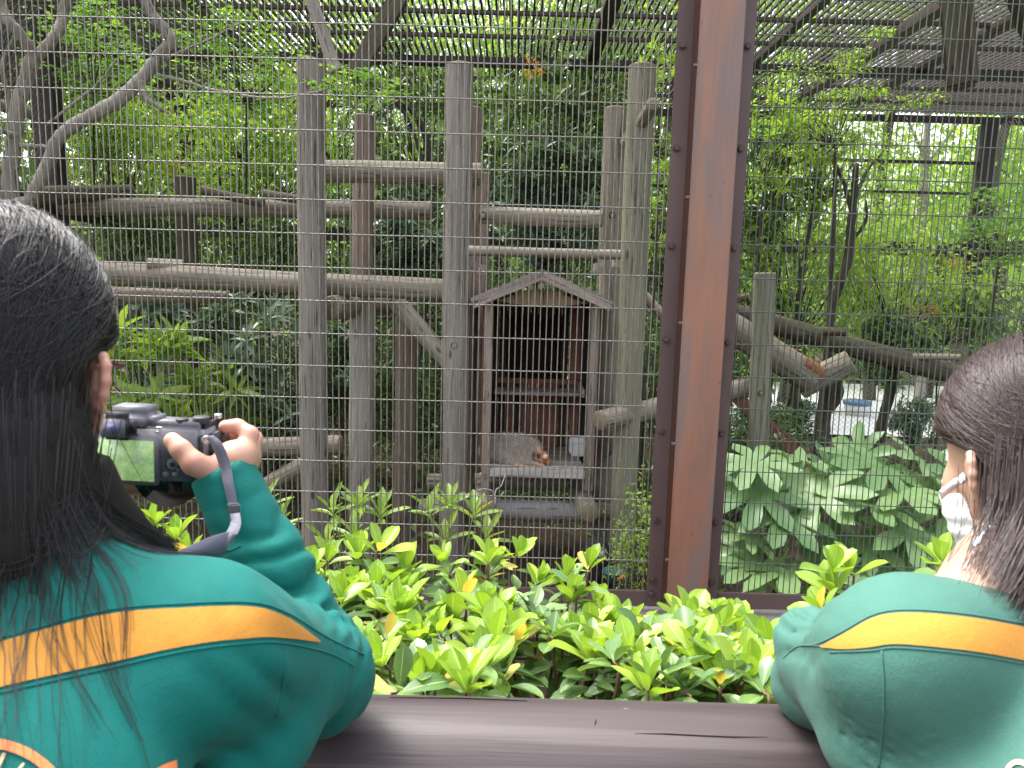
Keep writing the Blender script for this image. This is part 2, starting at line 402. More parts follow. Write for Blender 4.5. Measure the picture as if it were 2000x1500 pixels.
def chain_panel(parent, p, q, z0, z1, base, step=.062, r=.0016):
    """diamond wire netting between two posts; a joined part"""
    p = Vector((p[0], p[1])); q = Vector((q[0], q[1])); L = (q - p).length; d = (q - p) / L; H = z1 - z0
    nrm = Vector((-d.y, d.x)); V = []; F = []
    def seg(a, b, off):
        A = Vector((*(p + d * a[0] + nrm * off), z0 + a[1])) - Vector(base); B = Vector((*(p + d * b[0] + nrm * off), z0 + b[1])) - Vector(base)
        t = (B - A).normalized(); s = t.orthogonal().normalized(); w = t.cross(s); i0 = len(V)
        for P in (A, B):
            for k in range(3):
                an = 2.094 * k; V.append(P + (s * math.cos(an) + w * math.sin(an)) * r)
        for k in range(3): F.append((i0 + k, i0 + (k + 1) % 3, i0 + 3 + (k + 1) % 3, i0 + 3 + k))
    c = -H
    while c < L:
        a = (max(c, 0), max(0, -c)); b = (min(c + H, L), min(H, L - c))
        if b[0] - a[0] > .01: seg(a, b, .0015); seg((L - a[0], a[1]), (L - b[0], b[1]), -.0015)
        c += step
    o = mesh_obj('wire_netting', V, F, M['chain'], parent); tag(o, kind='stuff'); return o
def cage_wall(p, q, label, posts, rails, z0=-.5, cat='fence', step=.062):
    base = ((p[0] + q[0]) / 2, (p[1] + q[1]) / 2, z0)
    g = empty('cage_wall', base, label=label, cat=cat)
    P = Vector((p[0], p[1], 0)); Q = Vector((q[0], q[1], 0))
    for t in posts:
        c = P.lerp(Q, t); beam('wall_post', (c.x, c.y, z0), (c.x, c.y, ZR - .1), .17, .14, M['dark_steel'], g, base, up=(0, 1, 0))
    for z, h in rails:
        a = P.lerp(Q, .004) + Vector((0, 0, z)); b = P.lerp(Q, .996) + Vector((0, 0, z)); beam('rail', a, b, .07, h, M['dark_steel'], g, base)
    chain_panel(g, p, q, z0, ZR - .1, base, step); return g
zmid = W(1700, 484, 9).z
cage_wall((XL, YB), (XR, YB), 'rear wall of the cage, diamond netting between dark brown steel posts', (0, .745, 1), ((zmid, .16), (1.0, .03), (3.0, .03), (2.65, .025)))
cage_wall((XR0, 3.2), (XR + .08, YB - .1), 'right side wall of the cage, diamond netting with a thick rail halfway up', (0, .5), ((zmid, .15),), step=.055)
cage_wall((XL0, 3.2), (XL - .08, YB - .1), 'left side wall of the cage, diamond netting behind the pale branching tree', (0, .48), ((zmid - .02, .15), (.9, .05)), step=.055)

# ================================================================== FRONT: fence panels and column
YF = 3.0
Z17 = [W(1000, v, YF).z for v in (54, 1089)]
DZ = (Z17[0] - Z17[1]) / 16
def angle_strip(name, x0, x1, z0, z1, y, d, mat, parent, base):
    return box(name, ((x0 + x1) / 2, y, (z0 + z1) / 2), (x1 - x0, d, z1 - z0), mat, parent, base=base, bevel=.003)
def bolt(parent, x, y, z, base, r=.0115, mat=None):
    key = 'bolt_mesh_%d' % int(r * 10000)
    me = bpy.data.meshes.get(key)
    if me is None:
        bm = bmesh.new()
        bmesh.ops.create_cone(bm, cap_ends=True, segments=6, radius1=r, radius2=r * .93, depth=r * 1.0, matrix=Matrix.Rotation(math.pi / 2, 4, 'X') @ Matrix.Translation((0, 0, r * .5)))
        bmesh.ops.create_cone(bm, cap_ends=True, segments=14, radius1=r * 1.35, radius2=r * 1.35, depth=r * .25, matrix=Matrix.Rotation(math.pi / 2, 4, 'X') @ Matrix.Translation((0, 0, r * .05)))
        me = bpy.data.meshes.new(key); bm.to_mesh(me); bm.free(); me.materials.append(mat or M['bolt'])
    o = obj('bolt', me, parent, Vector((x, y, z)) - Vector(base)); o.rotation_euler = (0, random.uniform(0, 1), 0); return o
ZTOP, ZB0, ZB1 = 3.0, W(1250, 1178, YF).z, W(1250, 1148, YF).z
def fence_panel(x0, x1, label, wiremat, bars, base):
    g = empty('mesh_fence', base, label=label, cat='fence')
    hw = bpy.data.meshes.new('horizontal_wire'); 
    V, F = tube_arrays([(x0, 0, 0), (x1, 0, 0)], [.0026] * 2, 6, False)
    hme = mesh_obj('horizontal_wire', V, F, wiremat, g); hmesh = hme.data; bpy.data.objects.remove(hme)
    k = -2
    while True:
        z = Z17[0] - k * DZ
        if z < ZB1 - .01: break
        if z < ZTOP + .2:
            o = obj('horizontal_wire', hmesh, g, Vector((-base[0], YF + .004 - base[1], z - base[2]))); o.rotation_euler = (0, 0, random.uniform(-.0004, .0004))
        k += 1
    V, F = tube_arrays([(0, 0, ZB1 - .005), (0, 0, ZTOP + .2)], [.0024] * 2, 5, False)
    vo = mesh_obj('vertical_wire', V, F, wiremat, g); vm = vo.data; bpy.data.objects.remove(vo)
    x = x0 + .012
    while x < x1:
        obj('vertical_wire', vm, g, Vector((x - base[0] + random.uniform(-.0008, .0008), YF - .0015 - base[1], -base[2]))); x += .0248
    for (a, b) in bars:
        angle_strip('frame_upright', a, b, ZB0, ZTOP + .2, 2.975, .012, M['brown_steel'], g, base)
    angle_strip('frame_bottom_rail', x0 if bars[0][0] > x0 + .5 else bars[0][1] + .001, x1 if bars[0][0] < x0 + .5 else bars[-1][0] - .001, ZB0 - .001, ZB1, 2.976, .012, M['brown_steel'], g, base)
    return g
FL = fence_panel(-3.4, .592, 'left welded wire mesh panel in a brown frame, in front of the climbing logs', M['wire'], [(.592, .657)], (-1.0, YF, ZB0))
FR = fence_panel(.892, 3.6, 'right welded wire mesh panel in a brown frame, in front of the big palmate leaves', M['wire_green'], [(.826, .891)], (2.0, YF, ZB0))
for u, v in ((1330, 89), (1319, 289), (1308, 480), (1300, 663), (1293, 842), (1285, 1016), (1283, 1132), (1281, 1160)):
    p = W(u, v, 2.967); bolt(FL, .613 if v < 1150 else .612, 2.968, p.z, (-1.0, YF, ZB0))
for u, v in ((1452, 90), (1440, 290), (1430, 484), (1420, 668), (1411, 846), (1402, 1020), (1397, 1138)):
    p = W(u, v, 2.967); bolt(FR, .862, 2.968, p.z, (2.0, YF, ZB0))
for u in (1561, 1760): p = W(u, 1173, 2.967); bolt(FR, p.x, 2.968, (ZB0 + ZB1) / 2, (2.0, YF, ZB0))
for u in (700, 980): p = W(u, 1160, 2.967); bolt(FL, p.x, 2.968, (ZB0 + ZB1) / 2, (-1.0, YF, ZB0))

cz0, cz1 = -.1, 3.2
col = empty('steel_column', (.737, 2.95, cz0), label='orange brown steel column with faded paint standing between the two mesh panels', cat='column')
cb = (.737, 2.95, cz0)
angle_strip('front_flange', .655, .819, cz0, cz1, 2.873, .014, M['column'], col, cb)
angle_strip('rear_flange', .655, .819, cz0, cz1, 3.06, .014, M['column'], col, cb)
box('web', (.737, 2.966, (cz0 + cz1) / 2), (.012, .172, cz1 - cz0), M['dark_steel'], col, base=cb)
for u, v in ((1358, 128), (1348, 386), (1338, 632), (1322, 868), (1316, 1095)):
    z = W(u, v, 2.95).z
    for sx, xa, xb in ((1, .6575, .731), (1, .743, .8255)):
        tube('tie_rod', [(xa, 2.955, z), (xb, 2.955, z)], .008, M['brown_steel'], col, 8, cb)

zk = ZB0 - .012
kerb = box('concrete_kerb', (.2, 3.0, zk - .05), (8.4, .30, .09), M['concrete'], None, bevel=.012); tag(kerb, 'worn grey concrete ledge running under the mesh fence panels', 'kerb')
rw = empty('retaining_wall', (.2, 2.86, -.2), label='low wall of dark horizontal boards below the concrete ledge', cat='wall')
for i in range(3):
    h = (zk - .1 + .2) / 3
    for j in range(5):
        box('board', (-3.2 + j * 1.7, 2.868 + random.uniform(-.004, .004), -.2 + h * (i + .5)), (1.69, .03, h - .012), M['log_dark'], rw, base=(.2, 2.86, -.2))

# ================================================================== timber
def log_mesh(name, L, r0, r1, mat, sides=22, rough=.05, rings=None, endcut=.0, square=False, tilt0=0, tilt1=0):
    rings = rings or max(5, int(L / .09)); V = []; F = []; mi = []
    sd = random.uniform(0, 99); c = min(.012, r0 * .2)
    prof = [(0.0, -c), (c * .6, 0.0)] + [(c + (L - 2 * c) * i / rings, 0.0) for i in range(rings + 1)] + [(L - c * .6, 0.0), (L, -c)]
    for z, dr in prof:
        rr = r0 + (r1 - r0) * z / L
        for k in range(sides):
            a = 2 * math.pi * k / sides
            n = math.sin(a * 2 + sd) * .35 + math.sin(a * 5 + sd * 2 + z * .8) * .35 + math.sin(a * 9 + sd + z * 2.2) * .3
            q = rr * (1 + rough * n + rough * .7 * math.sin(z * 5 + sd + a)) + dr
            x, y = q * math.cos(a), q * math.sin(a)
            zz = z + (x * tilt0 if z < L / 2 else x * tilt1)
            V.append((x, y, zz))
    m = len(prof)
    for i in range(m - 1):
        for k in range(sides):
            a = i * sides + k; b = i * sides + (k + 1) % sides
            F.append((a, b, b + sides, a + sides)); mi.append(1 if i in (0, m - 2) else 0)
    for base_, flip in ((0, True), ((m - 1) * sides, False)):
        ci = len(V); V.append((0, 0, 0 if flip else L))
        for k in range(sides):
            a, b = base_ + k, base_ + (k + 1) % sides
            F.append((b, a, ci) if flip else (a, b, ci)); mi.append(1)
    me = bpy.data.meshes.new(name); me.from_pydata(V, [], F); me.materials.append(mat); me.materials.append(M['end'])
    me.polygons.foreach_set('material_index', mi); me.polygons.foreach_set('use_smooth', [True] * len(F)); me.update(); return me
def log(name, a, b, w, mat, parent=None, base=(0, 0, 0), w2=None, rough=.05, **k):
    """a, b = (u, v, Y) photo pixel + depth of the axis ends, w = width in photo pixels there"""
    p = W(*a) if not isinstance(a, Vector) else a; q = W(*b) if not isinstance(b, Vector) else b
    r0 = px(w, p.y) / 2; r1 = px(w2 or w, q.y) / 2
    me = log_mesh(name, (q - p).length, r0, r1, M[mat], rough=rough, **k)
    o = obj(name, me, parent); m = frame_between(p, q).to_4x4() @ Matrix.Rotation(random.uniform(0, 6.28), 4, 'Z'); m.translation = p - Vector(base)
    o.matrix_local = m; return o
def post(name, u, v, Y, w, mat, parent=None, base=(0, 0, 0), vb=None, ub=None, w2=None, **k):
    p = W(u, v, Y)
    if ub is None: q = Vector((p.x, p.y, ground_z(p.x, p.y) - .05))
    else:
        q0 = W(ub, vb, Y); t = (p.z - ground_z(p.x, p.y) + .05) / (p.z - q0.z); q = p + (q0 - p) * t
    return log(name, q, p, w2 or w, mat, parent, base, w2=w, **k)
def inset_bolt(parent_obj, u, v, Y, r=.018):
    """bolt in a round counterbore, child of the log or post it sits in"""
    p = W(u, v, Y); bpy.context.view_layer.update()
    bm = bmesh.new()
    R = Matrix.Rotation(math.pi / 2, 4, 'X')
    bmesh.ops.create_cone(bm, cap_ends=True, segments=6, radius1=r * .42, radius2=r * .38, depth=r * .5, matrix=R @ Matrix.Translation((0, 0, r * .35)))
    bmesh.ops.create_cone(bm, cap_ends=True, segments=18, radius1=r * .72, radius2=r * .70, depth=r * .2, matrix=R)
    me = bpy.data.meshes.new('bolt'); bm.to_mesh(me)
    bm.free(); me.materials.append(M['nut'])
    bm = bmesh.new(); 
    n = 20; ring = []
    for rr, yy in ((r * .72, .004), (r * 1.0, -.003), (r * 1.12, -.003), (r * 1.14, .01)):
        ring.append([bm.verts.new((rr * math.cos(2 * math.pi * k / n), yy, rr * math.sin(2 * math.pi * k / n))) for k in range(n)])
    for i in range(3):
        for k in range(n): bm.faces.new((ring[i][k], ring[i][(k + 1) % n], ring[i + 1][(k + 1) % n], ring[i + 1][k]))
    bm.normal_update()
    me2 = bpy.data.meshes.new('bolt_rim'); bm.to_mesh(me2); bm.free(); me2.materials.append(M['log_dark'])
    mw = Matrix.Translation(p)
    inv = parent_obj.matrix_world.inverted()
    for nm, m_ in (('bolt', me), ('bolt_hole', me2)):
        o = obj(nm, m_, parent_obj); o.matrix_local = inv @ mw

fb = W(890, 1050, 4.3); fb.z = -.27
CF = empty('climbing_frame', fb, label='tall climbing frame of grey round posts and crossbars bolted round the little hut', cat='climbing frame')
fb = tuple(fb)
pA = post('post', 607, 118, 4.3, 54, 'log_grey', CF, fb, ub=615, vb=1085)
pC = post('post', 900, 125, 4.3, 51, 'log_grey', CF, fb, ub=885, vb=1050)
pC2 = post('post', 921, 210, 4.62, 40, 'log_brown', CF, fb, ub=908, vb=900)
pC3 = post('post', 945, 338, 5.2, 26, 'log_brown', CF, fb)
pD = post('post', 1201, 210, 4.6, 42, 'log_mid', CF, fb, ub=1180, vb=900)
pE = post('post', 1254, 127, 4.15, 52, 'log_green', CF, fb, ub=1214, vb=1085)
pB = post('post', 713, 225, 5.3, 40, 'log_brown', CF, fb, ub=706, vb=600)
c1 = log('crossbar', (632, 335, 4.55), (943, 340, 4.47), 42, 'log_mid', CF, fb)
c2 = log('crossbar', (935, 421, 4.42), (1176, 428, 4.42), 34, 'log_mid', CF, fb)
c3 = log('crossbar', (914, 490, 4.12), (1213, 497, 4.03), 19, 'log_mid', CF, fb, rough=.09)
c4 = log('crossbar', (192, 533, 4.55), (872, 567, 4.48), 42, 'log_mid', CF, fb)
c5 = log('crossbar', (957, 993, 4.42), (1136, 998, 4.42), 40, 'log_lilac', CF, fb)
c6 = log('crossbar', (820, 991, 4.5), (960, 993, 4.46), 36, 'log_grey', CF, fb)
c7 = log('crossbar', (1130, 997, 4.42), (1292, 1004, 4.42), 34, 'log_mid', CF, fb)
c8 = log('crossbar', (835, 940, 4.78), (1243, 943, 4.70), 33, 'log_mid', CF, fb)
c9 = log('crossbar', (643, 601, 4.38), (752, 592, 5.15), 48, 'log_mid', CF, fb)
b1 = log('brace', (770, 585, 4.62), (880, 712, 4.42), 36, 'log_mid', CF, fb)
b2 = log('brace', (1158, 905, 4.60), (1225, 830, 4.36), 32, 'log_mid', CF, fb)
c10 = log('crossbar', (1170, 822, 3.98), (1478, 752, 4.98), 40, 'log_mid', CF, fb)
j1 = log('joist', (945, 999, 4.05), (948, 940, 4.95), 42, 'log_mid', CF, fb)
j2 = log('joist', (1150, 1002, 4.05), (1122, 940, 4.95), 41, 'log_mid', CF, fb)
s1 = log('peg', (1275, 203, 3.86), (1252, 243, 4.12), 25, 'log_mid', CF, fb)
s2 = log('peg', (1217, 282, 4.42), (1222, 262, 4.55), 14, 'log_dark', CF, fb)
bpy.context.view_layer.update()
inset_bolt(c2, 943, 421, 4.367); inset_bolt(pD, 1196, 420, 4.53); inset_bolt(pC, 887, 675, 4.222)
inset_bolt(c10, 1228, 811, 4.115); inset_bolt(c8, 1182, 944, 4.645)
for u, v in ((1169, 524), (1206, 514), (925, 520), (940, 527)):
    p = W(u, v, 4.4); box('bracket', p, (.055, .09, .06), M['hut_board'], CF, base=fb)

def lone(name, label, cat, a, b, w, mat, group=None, **k):
    p = W(*a) if not isinstance(a, Vector) else a
    o = log(name, a, b, w, mat, **k); tag(o, label, cat, group); return o
def lone_post(label, u, v, Y, w, mat, **k):
    o = post('timber_post', u, v, Y, w, mat, **k); tag(o, label, 'post'); return o
lone_post('bleached cracked post standing under the long crossbar between the first two grey posts', 706, 572, 4.72, 50, 'log_pale', ub=706, vb=990, rough=.06)
lone_post('dark brown post behind the fork of the slanting brace', 795, 592, 4.95, 43, 'log_brown', ub=788, vb=1050, rough=.06)
lone_post('mossy post far back at the left, rising behind the pale branches', 362, 345, 6.1, 38, 'log_dark', ub=376, vb=860)
pF = lone_post('algae green post to the right of the orange column', 1494, 532, 4.7, 42, 'log_green', ub=1478, vb=900)
bpy.context.view_layer.update(); inset_bolt(pF, 1487, 768, 4.63)
lone_post('brown post in the far right corner of the cage', 1880, 640, 8.0, 30, 'log_brown')
lone('perch_log', 'long brown level log crossing behind the left posts', 'log', (118, 402, 5.6), (843, 411, 5.55), 34, 'log_mid')
lone('perch_log', 'thick mossy log end lying at the far left above the long brown log', 'log', (70, 385, 5.3), (262, 372, 5.7), 40, 'log_dark', w2=22)
lone('perch_log', 'thin dark branch piece slanting down onto the long brown log', 'log', (392, 371, 5.5), (515, 397, 5.42), 17, 'log_dark')
lone('perch_log', 'short dark branch stub touching the first tall post', 'log', (512, 378, 5.45), (600, 392, 5.3), 17, 'log_dark')
lone('perch_log', 'tapered log lying just under the left end of the long pale crossbar', 'log', (185, 576, 4.75), (445, 580, 4.8), 36, 'log_mid', w2=22)
lone('perch_log', 'short round stub resting on top of the long pale crossbar', 'log', (288, 515, 4.50), (358, 519, 4.56), 22, 'log_mid')
lone('perch_log', 'level log behind the left person hand and camera', 'log', (445, 876, 4.75), (668, 868, 4.7), 38, 'log_mid', rough=.06)
lone('perch_log', 'slanting log rising to the foot of the first tall post', 'log', (478, 972, 4.65), (606, 902, 4.62), 34, 'log_mid', rough=.06)
lone('perch_log', 'dark leaning log behind the pale tree at the far left', 'log', (-60, 190, 6.4), (92, 228, 6.2), 24, 'log_dark')
lone('perch_log', 'orange tinged strut slanting behind the right tall post', 'log', (1243, 560, 4.9), (1345, 672, 4.75), 20, 'log_brown')
bl = lone('perch_log', 'thick broken log with a raw orange scar behind the green post', 'log', (1400, 622, 5.0), (1588, 742, 5.0), 58, 'log_mid', rough=.05)
lone('perch_log', 'short thick log angled up from the broken log', 'log', (1560, 758, 5.12), (1664, 706, 5.0), 48, 'log_mid')
lone('perch_log', 'long dark log sloping down to the right behind the broken log', 'log', (1405, 604, 5.7), (1900, 742, 5.9), 40, 'log_dark', rough=.05)
lone('perch_log', 'small stub sitting on the long sloping log', 'log', (1605, 647, 5.62), (1656, 648, 5.5), 17, 'log_dark')
lone('perch_log', 'thin level stub at the low end of the long sloping log', 'log', (1780, 696, 5.8), (1876, 698, 5.7), 13, 'log_mid')
lone('perch_log', 'round log stub just beside the right frame of the column', 'log', (1400, 592, 5.3), (1464, 579, 5.2), 17, 'log_dark')
def sc_mat():
    return plain('raw_orange_wood', (.33, .15, .075), .8, .2, 0, 60, .4)
M['raw'] = sc_mat()
# the torn scar is a sub-piece of the broken log
Vv = []; Ff = []
for i in range(9):
    for k in range(7):
        t = i / 8; a = -.7 + 1.2 * k / 6
        q = W(1560 + 36 * t, 718 + 22 * t, 5.0); q += Vector((0, -math.cos(a) * .106, .0 + math.sin(a + .75) * .098)) + Vector((random.uniform(-.006, .006) * (1 if i in (0, 8) else 0), 0, random.uniform(-.004, .004)))
        Vv.append(q)
for i in range(8):
    for k in range(6): a = i * 7 + k; Ff.append((a, a + 1, a + 8, a + 7))
bpy.context.view_layer.update()
sc = mesh_obj('torn_wood', Vv, Ff, M['raw'], bl); sc.matrix_local = bl.matrix_world.inverted()
bd = beam('sloping_board', W(1400, 742, 5.25), W(1625, 940, 5.1), .04, .09, M['red_plank']); tag(bd, 'dark red brown board sloping down behind the green post', 'board')
# leaning timbers at the top
bd = beam('leaning_timber', W(588, -60, 5.0), W(657, 142, 4.75), .075, .05, M['log_grey'], up=(0, 1, 0)); tag(bd, 'pale flat timber leaning down onto the top of the first tall post', 'timber')
bd = beam('leaning_timber', W(812, -60, 5.0), W(690, 150, 4.8), .11, .06, M['log_dark'], up=(0, 1, 0)); tag(bd, 'dark timber making a V with the pale one above the first tall post', 'timber')
hb = W(1866, 60, 4.6)
bd = beam('hanging_timber', W(1862, -90, 4.6), W(1880, 172, 4.6), .15, .15, M['log_dark'], up=(1, 1, 0), bevel=.02); tag(bd, 'thick square timber hanging from the roof at the upper right', 'timber')
bd = beam('hanging_timber', W(1960, -60, 5.2), W(2030, 110, 5.2), .08, .08, M['log_dark']); tag(bd, 'slanting timber at the top right corner', 'timber')

# ================================================================== hut
hY0, hY1 = 4.28, 4.86
h0 = W(1055, 930, hY0)
H = empty('wooden_hut', h0, label='small open fronted wooden hut with a gabled roof in the middle of the frame', cat='hut')
hb_ = tuple(h0)
def hx(u, v=750, Y=hY0): return W(u, v, Y).x
def hz(v, u=1055, Y=hY0): return W(u, v, Y).z
xl, xr = hx(952, 760), hx(1157, 760)
zf = hz(916); zt = hz(590)
for x, vb in ((xl, 940), (xr, 944)):
    beam('corner_post', (x, hY0, hz(935) - .06), (x, hY0, zt), .050, .050, M['hut_post'], H, hb_, up=(0, 1, 0))
    beam('corner_post', (x, hY1, zf - .1), (x, hY1, zt), .045, .045, M['dark_plank'], H, hb_, up=(0, 1, 0))
# floor boards: front one pale
nfl = 5; dep = (hY1 + .02 - hY0 + .03) / nfl
for i in range(nfl):
    y = hY0 - .03 + dep * (i + .5)
    box('floor_board', ((xl + xr) / 2, y, zf - .022), (xr - xl - (.055 if 0 else -.0) - .052, dep - .004, .042 if i else .052), M['pale_board'] if i < 2 else M['log_mid'], H, base=hb_, bevel=.004)
# the side walls and back wall of upright planks
wallm = M['red_plank']
zs = hz(742, Y=hY1)
npl = 12; w_ = (xr - xl) / npl
for i in range(npl):
    x = xl + w_ * (i + .5)
    z1 = zs if 1.6 < i < 8.4 else zt + .04
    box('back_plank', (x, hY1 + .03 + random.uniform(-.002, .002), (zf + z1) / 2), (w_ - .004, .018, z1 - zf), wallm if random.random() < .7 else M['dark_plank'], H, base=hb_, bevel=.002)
for i in range(2, 9):
    x = xl + w_ * (i + .5)
    z0 = hz(622, Y=hY1)
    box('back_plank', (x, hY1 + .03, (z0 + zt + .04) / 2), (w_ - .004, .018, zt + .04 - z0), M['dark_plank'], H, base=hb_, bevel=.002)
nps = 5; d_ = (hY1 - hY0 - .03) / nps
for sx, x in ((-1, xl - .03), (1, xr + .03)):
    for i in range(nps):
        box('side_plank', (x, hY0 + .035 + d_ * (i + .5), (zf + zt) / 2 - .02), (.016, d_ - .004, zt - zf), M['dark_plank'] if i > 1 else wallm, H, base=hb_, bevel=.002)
# closed box of dark boards, added behind the opening to keep it black
zo0, zo1 = zs, hz(622, Y=hY1); xo0, xo1 = xl + w_ * 2, xl + w_ * 9
box('added_dark_board', ((xo0 + xo1) / 2, hY1 + .42, (zo0 + zo1) / 2), (xo1 - xo0 + .06, .015, zo1 - zo0 + .06), M['dark_plank'], H, base=hb_)
for x in (xo0 - .012, xo1 + .012): box('added_dark_board', (x, hY1 + .228, (zo0 + zo1) / 2), (.015, .36, zo1 - zo0 + .06), M['dark_plank'], H, base=hb_)
for z in (zo0 - .022, zo1 + .022): box('added_dark_board', ((xo0 + xo1) / 2, hY1 + .228, z), (xo1 - xo0, .36, .015), M['dark_plank'], H, base=hb_)
# window sill rail + ledge
beam('sill_rail', (xl + .03, hY1 + .005, zs - .01), (xr - .03, hY1 + .005, zs - .01), .03, .035, wallm, H, hb_)
box('ledge', ((xl + xr) / 2, hY1 - .1, hz(765, Y=hY1 - .1)), (xr - xl - .06, .2, .022), M['hut_board'], H, base=hb_)
box('inner_cleat', (xr - .035, (hY0 + hY1) / 2 + .05, hz(775)), (.02, .35, .05), M['hut_board'], H, base=hb_)
for x in (xl, xr):
    for v in (771, 930):
        box('latch', (x, hY0 - .030, hz(v)), (.014, .012, .034), M['nut'], H, base=hb_, bevel=.002)
# roof: two pitches, each of boards running from front to back
ap = W(1058, 536, hY0 - .08); el = W(922, 592, hY0 - .08); er = W(1194, 597, hY0 - .08)
ry0, ry1 = hY0 - .10, hY1 + .12
for e in (el, er):
    nbd = 5
    for i in range(nbd):
        a = ap.lerp(e, i / nbd); b = ap.lerp(e, (i + 1.08) / nbd)
        off = Vector((0, 0, .018)) + Vector((0, 0, -.006 + .004 * 1))
        mid = (a + b) / 2 + Vector((0, 0, .022 + .004)); ang = math.atan2(b.z - a.z, b.x - a.x)
        box('roof_board', (mid.x, (ry0 + ry1) / 2, mid.z), ((b - a).length, ry1 - ry0, .011), M['hut_board'] if i % 2 else M['log_grey'], H, rot=(0, -ang - (.05 if e is er else -.05), 0), base=hb_, bevel=.002)
    # bargeboard
    a = ap + Vector((0, -.012, 0)); b = Vector((e.x, a.y, e.z)); ang = math.atan2(b.z - a.z, b.x - a.x); s = 1 if e is er else -1
    mid = (a + b) / 2; L = (b - a).length
    box('bargeboard', (mid.x + s * .003, a.y, mid.z - .004), (L - .006, .018, .058), M['hut_board'], H, rot=(0, -ang, 0), base=hb_, bevel=.003)
    # rafter along the eave at the post head
box('ridge_beam', (ap.x, (hY0 + hY1) / 2 - .02, ap.z - .055), (.04, hY1 - hY0 + .12, .045), M['hut_board'], H, base=hb_)
for x in (xl, xr): box('wall_plate', (x, (hY0 + hY1) / 2 - .01, zt + .018), (.042, hY1 - hY0 + .1, .045), M['hut_board'], H, base=hb_)
# curved tie board under the gable
Vt = []; Ft = []
nx = 14
for k, yy in enumerate((hY0 - .012, hY0 + .012)):
    for i in range(nx + 1):
        t = i / nx; x = xl + .02 + (xr - xl - .04) * t
        arch = 1 - (2 * t - 1) ** 2
        top = min(ap.z - .085, hz(566)); roofz = ap.z - .055 - abs(x - ap.x) * (ap.z - er.z) / (er.x - ap.x)
        top = min(top, roofz)
        Vt.append((x - hb_[0], yy - hb_[1], max(top, hz(588)) - hb_[2])); Vt.append((x - hb_[0], yy - hb_[1], hz(588) - arch * .028 - hb_[2]))
n2 = (nx + 1) * 2
for i in range(nx):
    a = i * 2
    Ft += [(a, a + 2, a + 3, a + 1), (n2 + a, n2 + a + 1, n2 + a + 3, n2 + a + 2), (a + 1, a + 3, n2 + a + 3, n2 + a + 1), (a, n2 + a, n2 + a + 2, a + 2)]
M['arch_board'] = wood_mat('mottled_tan_board', (.36, .26, .17), (.13, .085, .06))
mesh_obj('tie_board', Vt, Ft, M['arch_board'], H, smooth=False)
# ================================================================== FOLIAGE
def T_leaf(w=.4, fold=.10, droop=.12):
    V = np.array([(0, 0, 0), (-w * .42, .33, fold), (w * .42, .33, fold), (0, .38, 0.0), (-w * .36, .70, fold * .6 - droop * .4), (w * .36, .70, fold * .6 - droop * .4), (0, .72, -droop * .4), (0, 1, -droop)])
    F = np.array([(0, 3, 1), (0, 2, 3), (1, 3, 4), (3, 6, 4), (3, 2, 5), (3, 5, 6), (4, 6, 7), (6, 5, 7)])
    return V, F
def T_simple(w=.4, fold=.08, droop=.1):
    V = np.array([(0, 0, 0), (-w * .5, .45, fold), (w * .5, .45, fold), (0, .5, 0), (0, 1, -droop)])
    F = np.array([(0, 3, 1), (0, 2, 3), (1, 3, 4), (3, 2, 4)]); return V, F
def T_maple():
    V = [(0, .12, 0)]; n = 7
    for i in range(n):
        a = math.radians(-125 + 250 * i / (n - 1)); r = [.42, .62, .85, 1.0, .85, .62, .42][i] * .62
        V.append((math.sin(a) * r, .25 + math.cos(a) * r, -.06))
        if i < n - 1:
            b = math.radians(-125 + 250 * (i + .5) / (n - 1)); V.append((math.sin(b) * .22, .25 + math.cos(b) * .22, .02))
    k = len(V)
    F = [(0, i, i + 1) for i in range(1, k - 1)]
    return np.array(V), np.array(F)
def rot_frames(fwd, nrm):
    y = fwd / np.linalg.norm(fwd, axis=1, keepdims=True)
    x = np.cross(y, nrm); x /= (np.linalg.norm(x, axis=1, keepdims=True) + 1e-9)
    z = np.cross(x, y); return np.stack([x, y, z], 2)      # columns
def stamp(T, pos, fwd, nrm, size):
    V, F = T; R = rot_frames(fwd, nrm); n = len(pos)
    out = np.einsum('nij,kj->nki', R, V) * size[:, None, None] + pos[:, None, :]
    FF = F[None] + (np.arange(n) * len(V))[:, None, None]
    return out.reshape(-1, 3), FF.reshape(-1, F.shape[1])
def unit(n):
    v = rng.normal(size=(n, 3)); return v / np.linalg.norm(v, axis=1, keepdims=True)
